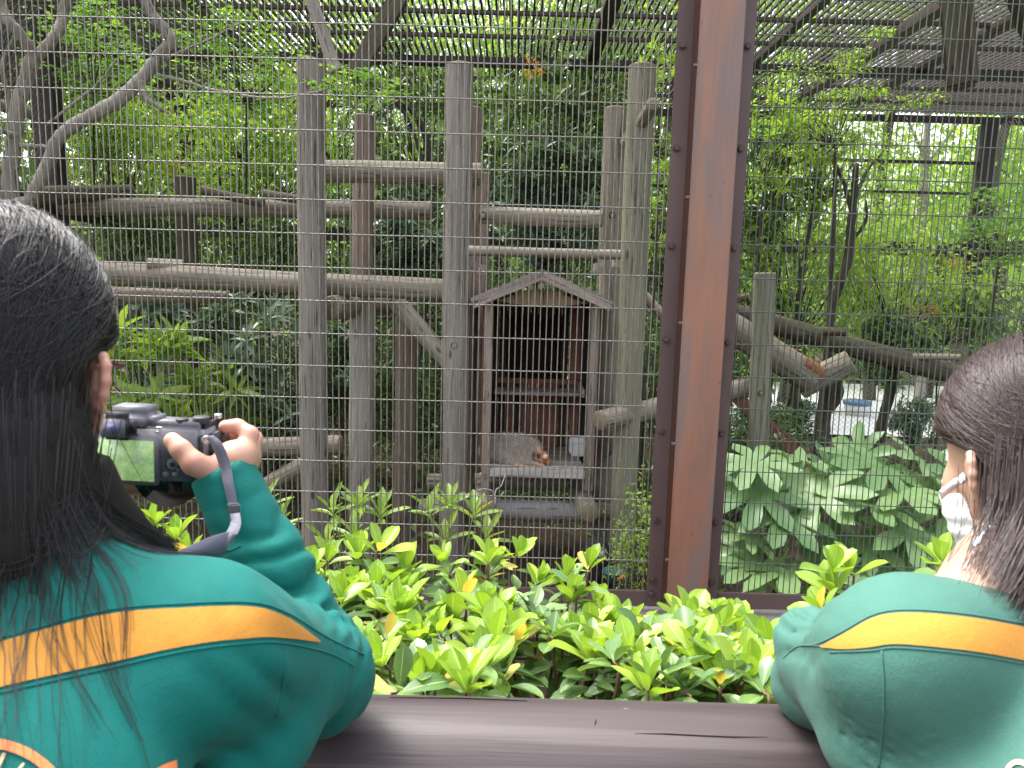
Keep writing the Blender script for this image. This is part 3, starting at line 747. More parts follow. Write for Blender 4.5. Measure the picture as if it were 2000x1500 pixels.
def cloud(name, n, rad, L, mat, T=None, clumps=40, cr=.28, shell=.35, up=.6, droop=.3, flat=False, whorl=0, hole=0.0, bottom=-1.0):
    """leaves in clumps through an ellipsoid of radii rad; returns a mesh"""
    T = T or T_simple(); rad = np.array(rad, float)
    c = unit(clumps) * (shell + (1 - shell) * rng.random((clumps, 1)) ** .6)
    c[:, 2] = np.maximum(c[:, 2], bottom)
    c *= rad
    if whorl:
        nw = n // whorl; ci = rng.integers(0, clumps, nw)
        tips = c[ci] + rng.normal(size=(nw, 3)) * rad * cr * .8
        ax = unit(nw) * .55 + np.array([0, 0, .8]) + tips / rad * .35; ax /= np.linalg.norm(ax, axis=1, keepdims=True)
        pos = np.repeat(tips, whorl, 0); A = np.repeat(ax, whorl, 0)
        ref = np.cross(A, np.array([.3, .9, .1])); ref /= np.linalg.norm(ref, axis=1, keepdims=True); bi = np.cross(A, ref)
        th = np.tile(np.arange(whorl) * 2.399, nw) + np.repeat(rng.random(nw) * 6, whorl)
        tilt = np.tile(np.linspace(.35, 1.45, whorl), nw) + rng.normal(size=nw * whorl) * .15
        rd = ref * np.cos(th)[:, None] + bi * np.sin(th)[:, None]
        fwd = A * np.cos(tilt)[:, None] + rd * np.sin(tilt)[:, None]; fwd[:, 2] -= droop * .4
        nrm = A * np.sin(tilt)[:, None] - rd * np.cos(tilt)[:, None]
        size = L * (.7 + .5 * rng.random(len(pos))); pos = pos + fwd * L * .04
    else:
        ci = rng.integers(0, clumps, n)
        off = rng.normal(size=(n, 3)) * rad * cr * (.5 + .8 * rng.random((clumps, 1))[ci])
        if flat: off[:, 2] *= .22
        pos = c[ci] + off
        out = off / (np.linalg.norm(off, axis=1, keepdims=True) + 1e-6)
        fwd = out * .8 + unit(n) * .7 + np.array([0, 0, -droop]); nrm = unit(n) * (.35 if flat else .8) + np.array([0, 0, up + (1.0 if flat else 0)])
        size = L * (.6 + .7 * rng.random(n))
    V, F = stamp(T, pos, fwd, nrm, size)
    return np_mesh(name, V, F, mat, smooth=False), c
MB = {}
def branches_mesh(name, c, root, mat, r=.012, k=26):
    """twigs from the foot of a crown out to some of its clumps"""
    V = []; F = []
    for i in range(min(k, len(c))):
        q = Vector(c[i]) * .95; m = Vector(root).lerp(q, .5) + Vector(unit(1)[0]) * .06 * q.length + Vector((0, 0, -.05))
        pts = catmull([Vector(root), m, q], 4); rr = [r * (1 - .75 * j / (len(pts) - 1)) for j in range(len(pts))]
        v, f = tube_arrays(pts, rr, 5, False); b = len(V); V += v; F += [tuple(x + b for x in ff) for ff in f]
    return V, F
def crown_kind(key, n, rad, L, mat, bark='bark_dark', br=.02, **k):
    me, c = cloud('crown', n, rad, L, M[mat], **k); MB[key] = (me, c, rad, bark, br)
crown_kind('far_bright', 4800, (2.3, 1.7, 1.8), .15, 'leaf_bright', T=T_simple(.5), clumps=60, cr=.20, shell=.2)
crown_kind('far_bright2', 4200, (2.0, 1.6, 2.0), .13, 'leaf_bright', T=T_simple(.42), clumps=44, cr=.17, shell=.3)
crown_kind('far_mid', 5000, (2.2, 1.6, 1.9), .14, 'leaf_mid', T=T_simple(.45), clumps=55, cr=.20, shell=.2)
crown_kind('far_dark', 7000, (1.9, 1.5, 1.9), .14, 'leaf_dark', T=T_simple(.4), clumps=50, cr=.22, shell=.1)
crown_kind('thin_bright', 3200, (1.8, 1.3, 1.4), .11, 'leaf_bright', T=T_simple(.5), clumps=34, cr=.15, shell=.4, flat=True)
crown_kind('mid_dark', 2900, (.9, .7, 1.0), .13, 'leaf_dark', T=T_simple(.27, .06, .15), clumps=36, cr=.22, whorl=8, br=.012)
crown_kind('mid_blue', 3600, (.62, .5, .62), .125, 'leaf_blue', T=T_simple(.26, .06, .15), clumps=26, cr=.2, whorl=8, br=.01)
crown_kind('mid_mixed', 2100, (.9, .7, .9), .09, 'leaf_bright', T=T_simple(.42), clumps=34, cr=.2, br=.012)
crown_kind('bush_dark', 2600, (.8, .6, .6), .085, 'leaf_dark', T=T_simple(.4), clumps=30, cr=.22, br=.01)
crown_kind('rhodo', 430, (.42, .34, .34), .19, 'leaf_bright', T=T_leaf(.27, .05, .25), clumps=20, cr=.18, whorl=9, br=.008, bark='bark_dark')
crown_kind('rhodo_dark', 620, (.45, .34, .40), .15, 'leaf_blue', T=T_leaf(.27, .05, .25), clumps=22, cr=.18, whorl=9, br=.008)
crown_kind('sprout', 300, (.20, .15, .45), .085, 'leaf_bright', T=T_leaf(.30, .05, .05), clumps=22, cr=.22, whorl=8, br=.005)
crown_kind('maple', 1500, (.85, .55, .42), .062, 'leaf_maple', T=T_maple(), clumps=42, cr=.17, shell=.1, flat=True, droop=.25, br=.007)
crown_kind('maple_small', 330, (.34, .2, .10), .062, 'leaf_maple', T=T_maple(), clumps=10, cr=.22, shell=.1, flat=True, droop=.25, br=.004)
crown_kind('small_leaf', 420, (.16, .14, .28), .026, 'leaf_bright', T=T_simple(.6), clumps=20, cr=.2, br=.003)
crown_kind('autumn', 40, (.16, .12, .12), .07, 'leaf_autumn', T=T_simple(.4), clumps=6, cr=.3, br=.003)
def plant(key, name, label, cat, p, s=1.0, rz=None, trunk=True, group=None, sz=None, lean=0.0, tr=None):
    me, c, rad, bark, br = MB[key]; p = Vector(p); gz = ground_z(p.x, p.y) if p.y < 9.5 else -.45
    root = Vector((p.x + lean, p.y + .05, gz - .03)); rz = random.uniform(0, 6.28) if rz is None else rz
    g = empty(name, root, label=label, cat=cat, group=group)
    o = obj('crown', me, g, p - root); o.scale = (s, s, sz or s); o.rotation_euler = (0, 0, rz)
    tk = (key, 'br')
    if tk not in MB:
        V, F = branches_mesh('branches', c, (0, 0, -rad[2] * .75), M[bark], br)
        t = mesh_obj('branches', V, F, M[bark]); MB[tk] = t.data; bpy.data.objects.remove(t)
    b = obj('branches', MB[tk], g, p - root); b.scale = (s, s, sz or s); b.rotation_euler = (0, 0, rz)
    foot = p - root + Vector((0, 0, -rad[2] * .75 * (sz or s)))
    if trunk and foot.z > .08:
        r = tr or br * 1.7 * s
        m1 = foot * .35 + Vector((random.uniform(-.1, .1) * foot.z * .4, random.uniform(-.05, .05), 0)); m2 = foot * .7 + Vector((random.uniform(-.08, .08) * foot.z * .4, 0, 0))
        pts = catmull([Vector((0, 0, 0)), m1, m2, foot + Vector((0, 0, .1 * s))], 4)
        tube('trunk', pts, [r * (1.25 - .55 * i / (len(pts) - 1)) for i in range(len(pts))], M[bark], g, 9)
    return g
G1 = 'trees beyond the cage'
# ---- beyond the cage: (kind, u, v, Y, scale, label)
far = [
 ('far_bright', 1850, 400, 13.5, .85, 'sunlit yellow green tree seen in the gap beside the right corner post'),
 ('far_bright2', 1560, 420, 12.5, .9, 'sunlit bushy tree just to the right of the orange column'),
 ('far_bright', 1900, 560, 16.5, 1.0, 'low sunlit tree behind the right corner post'),
 ('far_mid', 1700, 600, 16.0, 1.1, 'green tree standing behind the pale yard'),
 ('far_mid', 1450, 620, 15.6, 1.0, 'green tree behind the yard, hidden mostly by the orange column'),
 ('far_bright', 2150, 330, 13.0, 1.1, 'sunlit tree beyond the right edge of the cage'),
 ('far_dark', 2050, 700, 12.0, .8, 'dark bushy tree low at the right edge'),
 ('far_mid', 1250, 330, 12.0, 1.0, 'green tree seen between the two tall right posts and the column'),
 ('far_mid', 1080, 480, 11.5, .85, 'mid green tree behind the hut roof'),
 ('far_mid', 820, 300, 11.5, .95, 'mid green tree behind the second tall post'),
 ('far_bright', 500, 300, 12.5, 1.0, 'bright tree in the gap left of the first tall post'),
 ('far_bright2', 420, 520, 11.6, .8, 'bright low tree behind the far left mossy post'),
 ('far_mid', 640, 560, 10.9, .8, 'green tree behind the crossing of the long crossbar'),
 ('far_bright2', 240, 420, 10.8, 1.0, 'bright tree behind the left side of the cage'),
 ('far_mid', 60, 300, 10.2, 1.0, 'green tree behind the pale branching tree'),
 ('far_dark', 860, 640, 10.4, .75, 'dark bushy tree low behind the hut'),
 ('far_dark', 1260, 640, 10.6, .8, 'dark bushy tree behind the right tall post'),
 ('far_dark', -160, 520, 9.6, 1.1, 'dark tree beyond the left edge of the cage'),
 ('far_mid', 1000, 250, 14.5, 1.1, 'green tree far behind, above the hut roof'),
 ('far_mid', 330, 640, 10.6, .7, 'green low tree behind the left rhododendrons'),
 # crowns over the roof
 ('far_bright2', 1620, -30, 12.0, .85, 'bright crown spreading over the roof bars at the upper right'),
 ('far_bright2', 1330, -20, 11.5, .9, 'bright crown over the roof, cut by the column'),
 ('far_bright2', 2000, 20, 12.0, .8, 'bright crown over the roof at the top right corner'),
 ('far_bright2', 1000, -10, 12.5, .9, 'green crown over the roof between the tall posts'),
 ('far_bright', 300, -40, 11.5, .8, 'green crown over the roof right of the pale branches'),
 ('far_bright', 620, -40, 12.5, .8, 'bright crown over the roof behind the V of timbers'),
 ('far_bright2', 1960, 230, 15.5, .8, 'sparse sunlit crown filling the top of the right gap'),
 ('far_mid', 1780, -60, 13.0, .8, 'green crown over the roof beside the hanging timber'),
 ('far_mid', 1180, -60, 12.0, .8, 'green crown over the roof left of the column'),
 ('far_bright', 90, -60, 11.5, 1.1, 'bright crown over the roof at the top left corner'),
 ('far_mid', 1430, 150, 17.0, 1.1, 'tall green tree far behind the yard'),
 ('far_mid', 860, 120, 16.0, .9, 'tall dark tree far behind the second post'),
 ('far_mid', 330, 150, 17.0, 1.0, 'tall green tree far behind the left side'),
 ('far_mid', 1160, 60, 18.0, 1.2, 'tall green tree far behind the right posts'),
]
for key, u, v, Y, s, lab in far:
    plant(key, 'tree', lab, 'tree', W(u, v, Y), s, group=G1, tr=.09)
# a line of woodland closing the view, and a bank of scrub under it
me, _c = cloud('woodland', 16000, (19, 1.5, 2.3), .22, M['leaf_mid'], T=T_simple(.5), clumps=240, cr=.05, shell=.0)
wd = obj('woodland', me, None, (0, 23, 1.6)); wd.scale = (1, 1, 1.15); tag(wd, 'green woodland closing the view behind the trees', kind='stuff')
me, _c = cloud('woodland', 9000, (17, 1.2, 2.6), .26, M['leaf_bright'], T=T_simple(.5), clumps=120, cr=.06, shell=.0)
wd = obj('woodland', me, None, (3, 27, 5.2)); tag(wd, 'sunlit upper foliage of the far woodland', kind='stuff')

# ---- inside the cage
G2 = 'shrubs inside the cage'
near = [
 ('mid_dark', 1040, 300, 7.2, 1.0, 'dark narrow leaved shrub filling the space above the hut'),
 ('mid_dark', 830, 250, 7.4, .9, 'dark narrow leaved shrub behind the second tall post'),
 ('mid_blue', 1095, 400, 6.6, 1.0, 'bluish whorled shrub above the upper right crossbar'),
 ('mid_blue', 770, 490, 6.6, .85, 'bluish whorled shrub right of the brown post'),
 ('mid_dark', 1130, 150, 7.5, .75, 'dark shrub top reaching the roof between the posts'),
 ('mid_mixed', 660, 250, 7.8, .8, 'leafy green shrub behind the first tall post'),
 ('mid_mixed', 450, 330, 7.6, .9, 'leafy green shrub right of the rising pale branch'),
 ('mid_mixed', 240, 300, 7.0, .8, 'leafy green shrub under the rising pale branch'),
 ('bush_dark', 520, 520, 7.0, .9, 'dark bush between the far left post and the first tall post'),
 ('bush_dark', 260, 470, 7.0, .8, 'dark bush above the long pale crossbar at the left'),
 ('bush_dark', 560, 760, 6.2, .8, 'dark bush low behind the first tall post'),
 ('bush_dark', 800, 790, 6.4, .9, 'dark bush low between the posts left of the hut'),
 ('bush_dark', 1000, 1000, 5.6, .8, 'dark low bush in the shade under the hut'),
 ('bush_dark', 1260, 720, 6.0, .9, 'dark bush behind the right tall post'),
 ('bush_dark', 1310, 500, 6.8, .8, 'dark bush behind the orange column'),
 ('rhodo', 290, 730, 4.9, 1.0, 'light green rhododendron beside the hanging camera strap, lowest at the left'),
 ('rhodo', 400, 790, 5.1, .95, 'light green rhododendron above the hands holding the camera'),
 ('rhodo_dark', 500, 690, 5.5, 1.0, 'dull green rhododendron left of the first tall post'),
 ('rhodo_dark', 300, 640, 5.9, 1.0, 'dull green rhododendron under the long pale crossbar'),
 ('rhodo_dark', 540, 850, 5.3, .8, 'dull green rhododendron above the slanting log'),
 ('rhodo_dark', 660, 720, 5.8, .8, 'dull green rhododendron behind the bleached cracked post'),
 ('mid_dark', 1490, 330, 6.9, .8, 'dark leaved tree top between the column and the gap in the trees'),
 ('mid_mixed', 1560, 540, 7.2, .9, 'mixed green shrub above the long sloping log'),
 ('mid_mixed', 1760, 560, 7.0, .8, 'mixed green shrub around the thin dark trunk'),
 ('bush_dark', 1500, 640, 7.2, .7, 'dark bush behind the algae green post'),
 ('bush_dark', 1850, 620, 7.3, .6, 'dark bush against the right corner'),
 ('mid_blue', 1550, 830, 7.4, .45, 'small whorled shrub in front of the yard left of the crooked trunk'),
 ('mid_blue', 1790, 830, 7.6, .45, 'small whorled shrub in front of the yard near the masked person'),
 ('mid_blue', 1740, 690, 7.0, .6, 'small whorled shrub below the long sloping log'),
 ('bush_dark', 1450, 870, 5.4, .6, 'dark bush at the foot of the algae green post'),
 ('sprout', 1290, 180, 4.6, .9, 'upright shrub with yellow green shoots beside the orange column'),
 ('sprout', 1285, 380, 4.7, .9, 'upright leafy shoots lower down beside the orange column'),
 ('sprout', 1500, 250, 5.4, 1.0, 'leafy shoots just right of the column near the roof'),
 ('maple', 480, 130, 6.4, .9, 'maple spray spreading under the roof bars right of the pale branches'),
 ('maple', 180, 110, 6.2, .9, 'maple spray between the forks of the pale tree'),
 ('maple', 210, 250, 6.6, .8, 'maple spray hanging behind the rising pale branch'),
 ('maple', 560, 330, 6.8, .7, 'maple spray left of the first tall post'),
 ('maple', 470, 260, 7.0, .7, 'maple spray below the back roof beam'),
 ('maple', 1960, 440, 5.9, .8, 'dark maple spray at the right edge above the masked person'),
 ('small_leaf', 1250, 1060, 3.55, 1.0, 'small leaved bright shrub at the foot of the right tall post'),
 ('small_leaf', 1225, 1110, 3.45, .7, 'little bright shrub low behind the bottom frame rail'),
]
for key, u, v, Y, s, lab in near:
    plant(key, 'shrub' if 'maple' not in key else 'maple_tree', lab, 'shrub' if 'maple' not in key else 'maple', W(u, v, Y), s, group=G2 if 'maple' not in key else 'maples inside the cage')
plant('maple_small', 'maple_tree', 'thin maple twig crossing in front of the first tall post', 'maple', W(700, 165, 4.1), .75, rz=.1, group='maples inside the cage', trunk=False)
plant('thin_bright', 'tree', 'small bright leaved tree right of the column under the roof', 'tree', W(1640, 190, 5.6), .32, tr=.02)
plant('thin_bright', 'tree', 'spindly bright tree in front of the white gap', 'tree', W(1600, 300, 6.6), .36, tr=.02)
for u, v, Y, lab in ((1040, 140, 6.2, 'dying orange leaves near the top of the dark shrub'), (335, 330, 7.0, 'orange leaves behind the far left mossy post'), (1540, 690, 5.6, 'orange leaves above the broken log'), (1800, 610, 6.6, 'orange leaves beside the brown corner post'), (1870, 520, 7.4, 'dry orange twigs under the thick rail')):
    g = plant('autumn', 'dying_branch', lab, 'branch', W(u, v, Y), .8 if u != 1540 else .55, trunk=False)
# ground cover
def scatter_ground(n, x0, x1, y0, y1, L, mat, T, name, label):
    x = x0 + (x1 - x0) * rng.random(n); y = y0 + (y1 - y0) * rng.random(n)
    keep = ~((np.abs(x - .15) < .5) & (y < 5.6) & (y > 3.8)) if y0 > 3 else np.ones(n, bool); x, y = x[keep], y[keep]; n = len(x)
    z = np.array([ground_z(a, b) for a, b in zip(x, y)]) + rng.random(n) * L * 1.2
    pos = np.stack([x, y, z], 1); V, F = stamp(T, pos, unit(n) + np.array([0, 0, .4]), unit(n) * .6 + np.array([0, 0, 1]), L * (.5 + .8 * rng.random(n)))
    o = obj(name, np_mesh(name, V, F, M[mat], False)); tag(o, label, kind='stuff'); return o
scatter_ground(5000, -4.5, 4.8, 3.4, 8.8, .10, 'leaf_dark', T_simple(.5), 'ground_cover', 'low dark leaves covering the soil inside the cage')
scatter_ground(1400, -3, 3.2, 1.1, 2.8, .06, 'leaf_autumn', T_simple(.5), 'leaf_litter', 'dry fallen leaves on the soil under the front shrubs')

# ---- hand placed trunks and branches
def branchy(name, label, cat, mat, lines, group=None):
    """lines: list of lists of (u, v, Y, w)"""
    p0 = W(*lines[0][0][:3]); g = empty(name, (p0.x, p0.y, ground_z(p0.x, p0.y)), label=label, cat=cat, group=group); b = g.location.copy()
    for i, ln in enumerate(lines):
        P = [W(u, v, Y) for u, v, Y, w in ln]; R = [px(w, Y) / 2 for u, v, Y, w in ln]
        if i == 0: P = [Vector((P[0].x, P[0].y, ground_z(P[0].x, P[0].y) - .05))] + P; R = [R[0] * 1.15] + R
        C = catmull(P, 6); rr = []
        for k in range(len(C)):
            t = k / 6; j = min(int(t), len(R) - 2); rr.append((R[j] * (1 - (t - j)) + R[j + 1] * (t - j)) * random.uniform(.93, 1.08))
        tube('trunk' if i == 0 else 'branch', [c + Vector((random.uniform(-.004, .004), 0, random.uniform(-.004, .004))) for c in C], rr, M[mat], g, 12, base=b)
    return g
branchy('branching_tree', 'pale smooth barked tree forking at the far left inside the cage', 'tree', 'bark_pale', [
 [(22, 420, 5.0, 30), (25, 300, 5.0, 28), (33, 215, 5.0, 27), (52, 150, 5.0, 26), (66, 110, 5.0, 27)],
 [(66, 112, 5.0, 22), (50, 80, 4.95, 20), (22, 48, 4.9, 20), (6, 20, 4.9, 18), (0, -40, 4.9, 16)],
 [(66, 115, 5.0, 22), (98, 84, 5.0, 20), (116, 55, 5.05, 20), (125, 25, 5.1, 18), (134, -40, 5.1, 17)],
 [(20, 215, 5.0, 11), (12, 170, 4.95, 9), (4, 135, 4.9, 8), (14, 100, 4.9, 7), (26, 76, 4.9, 4)],
 [(34, 265, 5.0, 12), (10, 258, 4.9, 9), (-20, 240, 4.9, 8)],
 [(36, 283, 5.0, 10), (70, 285, 4.98, 8), (110, 288, 4.96, 6)]])
branchy('branching_tree', 'grey crooked branch rising from lower left and bending back to the roof', 'tree', 'bark_pale', [
 [(30, 470, 4.8, 26), (58, 392, 4.8, 22), (92, 325, 4.8, 24), (112, 275, 4.8, 22), (140, 248, 4.82, 24), (200, 215, 4.85, 24), (245, 185, 4.9, 26), (285, 145, 4.95, 24), (312, 108, 5.0, 22), (334, 85, 5.0, 22), (322, 58, 5.0, 21), (298, 28, 5.0, 18), (270, -30, 5.0, 16)],
 [(275, 160, 4.92, 17), (284, 190, 4.9, 13), (305, 205, 4.9, 8), (330, 222, 4.9, 4)],
 [(318, 118, 5.0, 7), (360, 98, 5.0, 5), (420, 72, 5.0, 4), (470, 45, 5.0, 3)],
 [(306, 146, 4.96, 8), (345, 155, 5.0, 7), (400, 172, 5.0, 5), (450, 185, 5.0, 3)],
 [(400, 172, 5.0, 5), (520, 192, 4.6, 4), (620, 178, 4.15, 4), (690, 162, 4.1, 3), (740, 172, 4.1, 2)],
 [(90, 245, 5.1, 5), (140, 205, 5.15, 5), (190, 165, 5.2, 4), (232, 112, 5.2, 3)]])
branchy('bare_tree', 'dark crooked trunk rising behind the long sloping log', 'tree', 'bark_dark', [
 [(1604, 890, 6.3, 30), (1608, 815, 6.3, 30), (1622, 745, 6.2, 22), (1620, 690, 6.2, 16), (1624, 610, 6.2, 15), (1640, 555, 6.2, 16), (1658, 500, 6.2, 18), (1662, 440, 6.2, 16), (1668, 380, 6.2, 13), (1672, 320, 6.2, 10)],
 [(1620, 800, 6.25, 20), (1640, 770, 6.2, 16), (1640, 735, 6.15, 9), (1662, 700, 6.1, 5)],
 [(1664, 420, 6.2, 9), (1645, 350, 6.2, 7), (1610, 290, 6.2, 5), (1580, 260, 6.2, 3)],
 [(1666, 400, 6.2, 8), (1690, 340, 6.2, 6), (1720, 300, 6.2, 4)],
 [(1664, 470, 6.2, 7), (1692, 430, 6.2, 6), (1690, 390, 6.2, 4)]])
branchy('bare_tree', 'slim leaning trunk in front of the pale yard', 'tree', 'bark_dark', [
 [(1712, 900, 7.6, 22), (1722, 830, 7.6, 21), (1736, 770, 7.6, 18), (1746, 690, 7.6, 15), (1742, 600, 7.6, 10)]])
branchy('bare_tree', 'tall pale trunk standing in the bright gap beyond the cage', 'tree', 'bark_pale', [
 [(1798, 760, 12.5, 20), (1800, 440, 12.5, 16), (1806, 330, 12.5, 15), (1812, 240, 12.5, 11), (1816, 150, 12.5, 8)],
 [(1806, 310, 12.5, 7), (1780, 250, 12.5, 5), (1768, 225, 12.5, 3)],
 [(1804, 330, 12.5, 7), (1850, 270, 12.5, 5), (1880, 230, 12.5, 3)],
 [(1800, 370, 12.5, 6), (1740, 400, 12.5, 4), (1690, 420, 12.5, 3)]])
branchy('bare_tree', 'dark stem leaning under the shrubs behind the second tall post', 'tree', 'bark_dark', [
 [(880, 700, 6.9, 16), (850, 420, 6.9, 12), (830, 260, 6.9, 12), (770, 180, 6.9, 9)],
 [(850, 400, 6.9, 8), (800, 240, 6.9, 7), (745, 175, 6.9, 4)]])
# bucket and bench like things in the yard
bk = W(1672, 812, 11.4); bg0 = Vector((bk.x, bk.y, -.441))
bu = empty('bucket', bg0, label='white bucket with a bright blue lid standing in the pale yard', cat='bucket')
def lathe(name, prof, mat, parent, seg=28, loc=(0, 0, 0)):
    V = []; F = []
    for r, z in prof:
        for k in range(seg): a = 2 * math.pi * k / seg; V.append((r * math.cos(a), r * math.sin(a), z))
    for i in range(len(prof) - 1):
        for k in range(seg): a = i * seg + k; b = i * seg + (k + 1) % seg; F.append((a, b, b + seg, a + seg))
    return mesh_obj(name, V, F, mat, parent, loc=loc)
M['white_plastic'] = plain('white_plastic', (.72, .73, .72), .4)
M['blue_plastic'] = plain('blue_plastic', (.07, .15, .28), .35)
bh = W(1672, 786, 11.4).z + .441
lathe('tub', [(0.001, 0), (.16, 0), (.19, bh * .7), (.195, bh)], M['white_plastic'], bu)
lathe('lid', [(.205, bh - .03), (.21, bh - .03), (.21, bh + .02), (.19, bh + .035), (.001, bh + .04)], M['blue_plastic'], bu)

# ================================================================== the big palmate plants
def palmate_mesh(name, seed):
    r_ = random.Random(seed); V = [(0, 0, 0)]; UV = {0: (.5, 0)}; F = []; n = 8; luv = []
    spread = math.radians(312); lob = []
    for i in range(n):
        a = -spread / 2 + spread * i / (n - 1); R = (.72 + .28 * math.cos(a * .5)) * r_.uniform(.9, 1.05); lob.append((a, R))
    da = spread / (n - 1)
    def P(a, r, z): V.append((math.sin(a) * r, math.cos(a) * r, z)); return len(V) - 1
    sinus = [P(lob[i][0] + da / 2, .30 * r_.uniform(.85, 1.15), .05) for i in range(n - 1)]
    e0 = P(lob[0][0] - da * .45, .25, 0); e1 = P(lob[-1][0] + da * .45, .25, 0)
    faces = []
    for i, (a, R) in enumerate(lob):
        L = sinus[i - 1] if i else e0; Rr = sinus[i] if i < n - 1 else e1
        cu = r_.uniform(-.06, .10); m1 = P(a, .40 * R, -.02 + cu * .3); m2 = P(a, .72 * R, -.05 + cu * .6); tip = P(a + r_.uniform(-.05, .05), R, -.10 * r_.uniform(.3, 1.5) + cu)
        l1 = P(a - da * .37, .60 * R, .03 + cu * .5); r1 = P(a + da * .37, .60 * R, .03 + cu * .5)
        l2 = P(a - da * .24, .82 * R, -.035 + cu * .8); r2 = P(a + da * .24, .82 * R, -.035 + cu * .8)
        uv = {0: (.5, 0), m1: (.5, .4), m2: (.5, .7), tip: (.5, 1), l1: (.0, .6), r1: (1, .6), l2: (.1, .8), r2: (.9, .8), L: (.15, .3), Rr: (.85, .3)}
        for f in ((0, L, m1), (0, m1, Rr), (L, l1, m1), (Rr, m1, r1), (m1, l1, m2), (m1, m2, r1), (l1, l2, m2), (r1, m2, r2), (m2, l2, tip), (m2, tip, r2)):
            faces.append(f[::-1]); luv += [uv[x] for x in f[::-1]]
    me = bpy.data.meshes.new(name); me.from_pydata(V, [], faces); u = me.uv_layers.new(name='UVMap')
    u.data.foreach_set('uv', np.array(luv, np.float32).ravel()); me.materials.append(M['fatsia']); me.polygons.foreach_set('use_smooth', [True] * len(faces)); me.update(); return me
PAL = [palmate_mesh('leaf', s) for s in range(6)]
def place_leaf(me, parent, base, pos, fwd, nrm, size, name='leaf'):
    y = Vector(fwd).normalized(); x = y.cross(Vector(nrm))
    if x.length < 1e-4: x = y.orthogonal()
    x.normalize(); z = x.cross(y); m = Matrix((x, y, z)).transposed().to_4x4() @ Matrix.Scale(size, 4); m.translation = Vector(pos) - Vector(base)
    o = bpy.data.objects.new(name, me); COL.objects.link(o); o.parent = parent; o.matrix_local = m; return o
pal = [  # foot (u, Y) and leaves (u, v, Y, width px)
 ('big palmate plant next to the column, its pale leaves against the mesh', (1520, 3.75), [(1475, 905, 3.7, 150), (1560, 900, 3.85, 140), (1480, 965, 3.6, 170), (1590, 965, 3.6, 180), (1440, 940, 3.9, 120), (1530, 1010, 3.5, 150), (1620, 925, 4.0, 130), (1460, 1050, 3.5, 130), (1555, 935, 3.7, 140)]),
 ('big palmate plant with broad upright leaves left of the masked person', (1720, 3.85), [(1715, 915, 3.8, 190), (1790, 900, 3.9, 170), (1680, 890, 4.0, 140), (1760, 965, 3.6, 180), (1655, 960, 3.8, 130), (1820, 960, 3.8, 160), (1880, 930, 3.9, 170), (1700, 985, 3.55, 150)]),
 ('low dark palmate plant spreading behind the bottom frame rail', (1530, 3.5), [(1480, 1110, 3.4, 150), (1540, 1120, 3.35, 170), (1600, 1115, 3.4, 150), (1450, 1075, 3.55, 120), (1620, 1060, 3.5, 140)]),
 ('low palmate plant behind the shoulder of the masked person', (1760, 3.6), [(1700, 1065, 3.5, 160), (1770, 1040, 3.45, 170), (1840, 1070, 3.5, 160), (1680, 1110, 3.4, 140), (1760, 1110, 3.35, 160), (1900, 1020, 3.6, 170)]),
 ('small palmate plant low at the right edge', (1960, 3.9), [(1940, 880, 3.9, 150), (2010, 930, 3.8, 160), (1980, 1000, 3.7, 160)]),
]
for lab, (uf, Yf), lv in pal:
    gx = W(uf, 1000, Yf).x; b = Vector((gx, Yf, ground_z(gx, Yf)))
    g = empty('palmate_plant', b, label=lab, cat='plant', group='palmate plants behind the mesh')
    hub = Vector((0, 0, .28))
    tube('stem', [(0, 0, -.03), (.01, .01, .14), hub], [.014, .012, .01], M['bark_dark'], g, 8)
    for i, (u, v, Y, w) in enumerate(lv):
        p = W(u, v, Y); tow = (CAM - p); tow.z = 0; tow.normalize(); out = p - (b + hub); out.z = 0
        out = out.normalized() if out.length > .01 else tow
        fwd = out * .9 + tow * random.uniform(-.2, .6) + Vector((random.uniform(-.3, .3), 0, random.uniform(-.6, .15))); nrm = Vector((0, 0, 1)) + tow * random.uniform(.15, .85) + Vector((random.uniform(-.5, .5), 0, 0))
        place_leaf(PAL[(i * 3 + int(Yf * 10)) % 6], g, b, p, fwd, nrm, px(w, Y) * random.uniform(.60, .80))
        a = p - b; tube('leaf_stalk', catmull([hub * .9, hub.lerp(a, .5) + Vector((0, 0, .05)), a], 4), .0038, M['green_stem'], g, 6)

# ================================================================== shrubs in front of the fence
def shrub_leaf(name, seed, mat, w=.40):
    r_ = random.Random(seed); nu, nv = 5, 9; V = []; luv = []; F = []
    bend = r_.uniform(-.05, .22); tw = r_.uniform(-.2, .2); cup = r_.uniform(.18, .34)
    for j in range(nv):
        t = j / (nv - 1); wd = w * (math.sin(math.pi * min(1, t ** 1.45 * .96 + .03)) ** .62) * .5
        if j == 0: wd = .012
        if j == nv - 1: wd = .01
        for i in range(nu):
            s = (i / (nu - 1) - .5) * 2; x = s * wd; z = abs(s) ** 1.3 * wd * cup * 1.5 - bend * t * t + .012 * math.sin(t * 9 + seed) * abs(s)
            ca, sa = math.cos(tw * t), math.sin(tw * t); V.append((x * ca - z * sa, t, x * sa + z * ca))
    for j in range(nv - 1):
        for i in range(nu - 1):
            a = j * nu + i; F.append((a, a + 1, a + nu + 1, a + nu))
            luv += [(i / 4, j / 8), ((i + 1) / 4, j / 8), ((i + 1) / 4, (j + 1) / 8), (i / 4, (j + 1) / 8)]
    me = bpy.data.meshes.new(name); me.from_pydata(V, [], F); u = me.uv_layers.new(name='UVMap'); u.data.foreach_set('uv', np.array(luv, np.float32).ravel())
    me.materials.append(M[mat]); me.polygons.foreach_set('use_smooth', [True] * len(F)); me.update(); return me
LY = [shrub_leaf('leaf', i, 'leaf_young', .48 + .04 * (i % 3)) for i in range(6)]
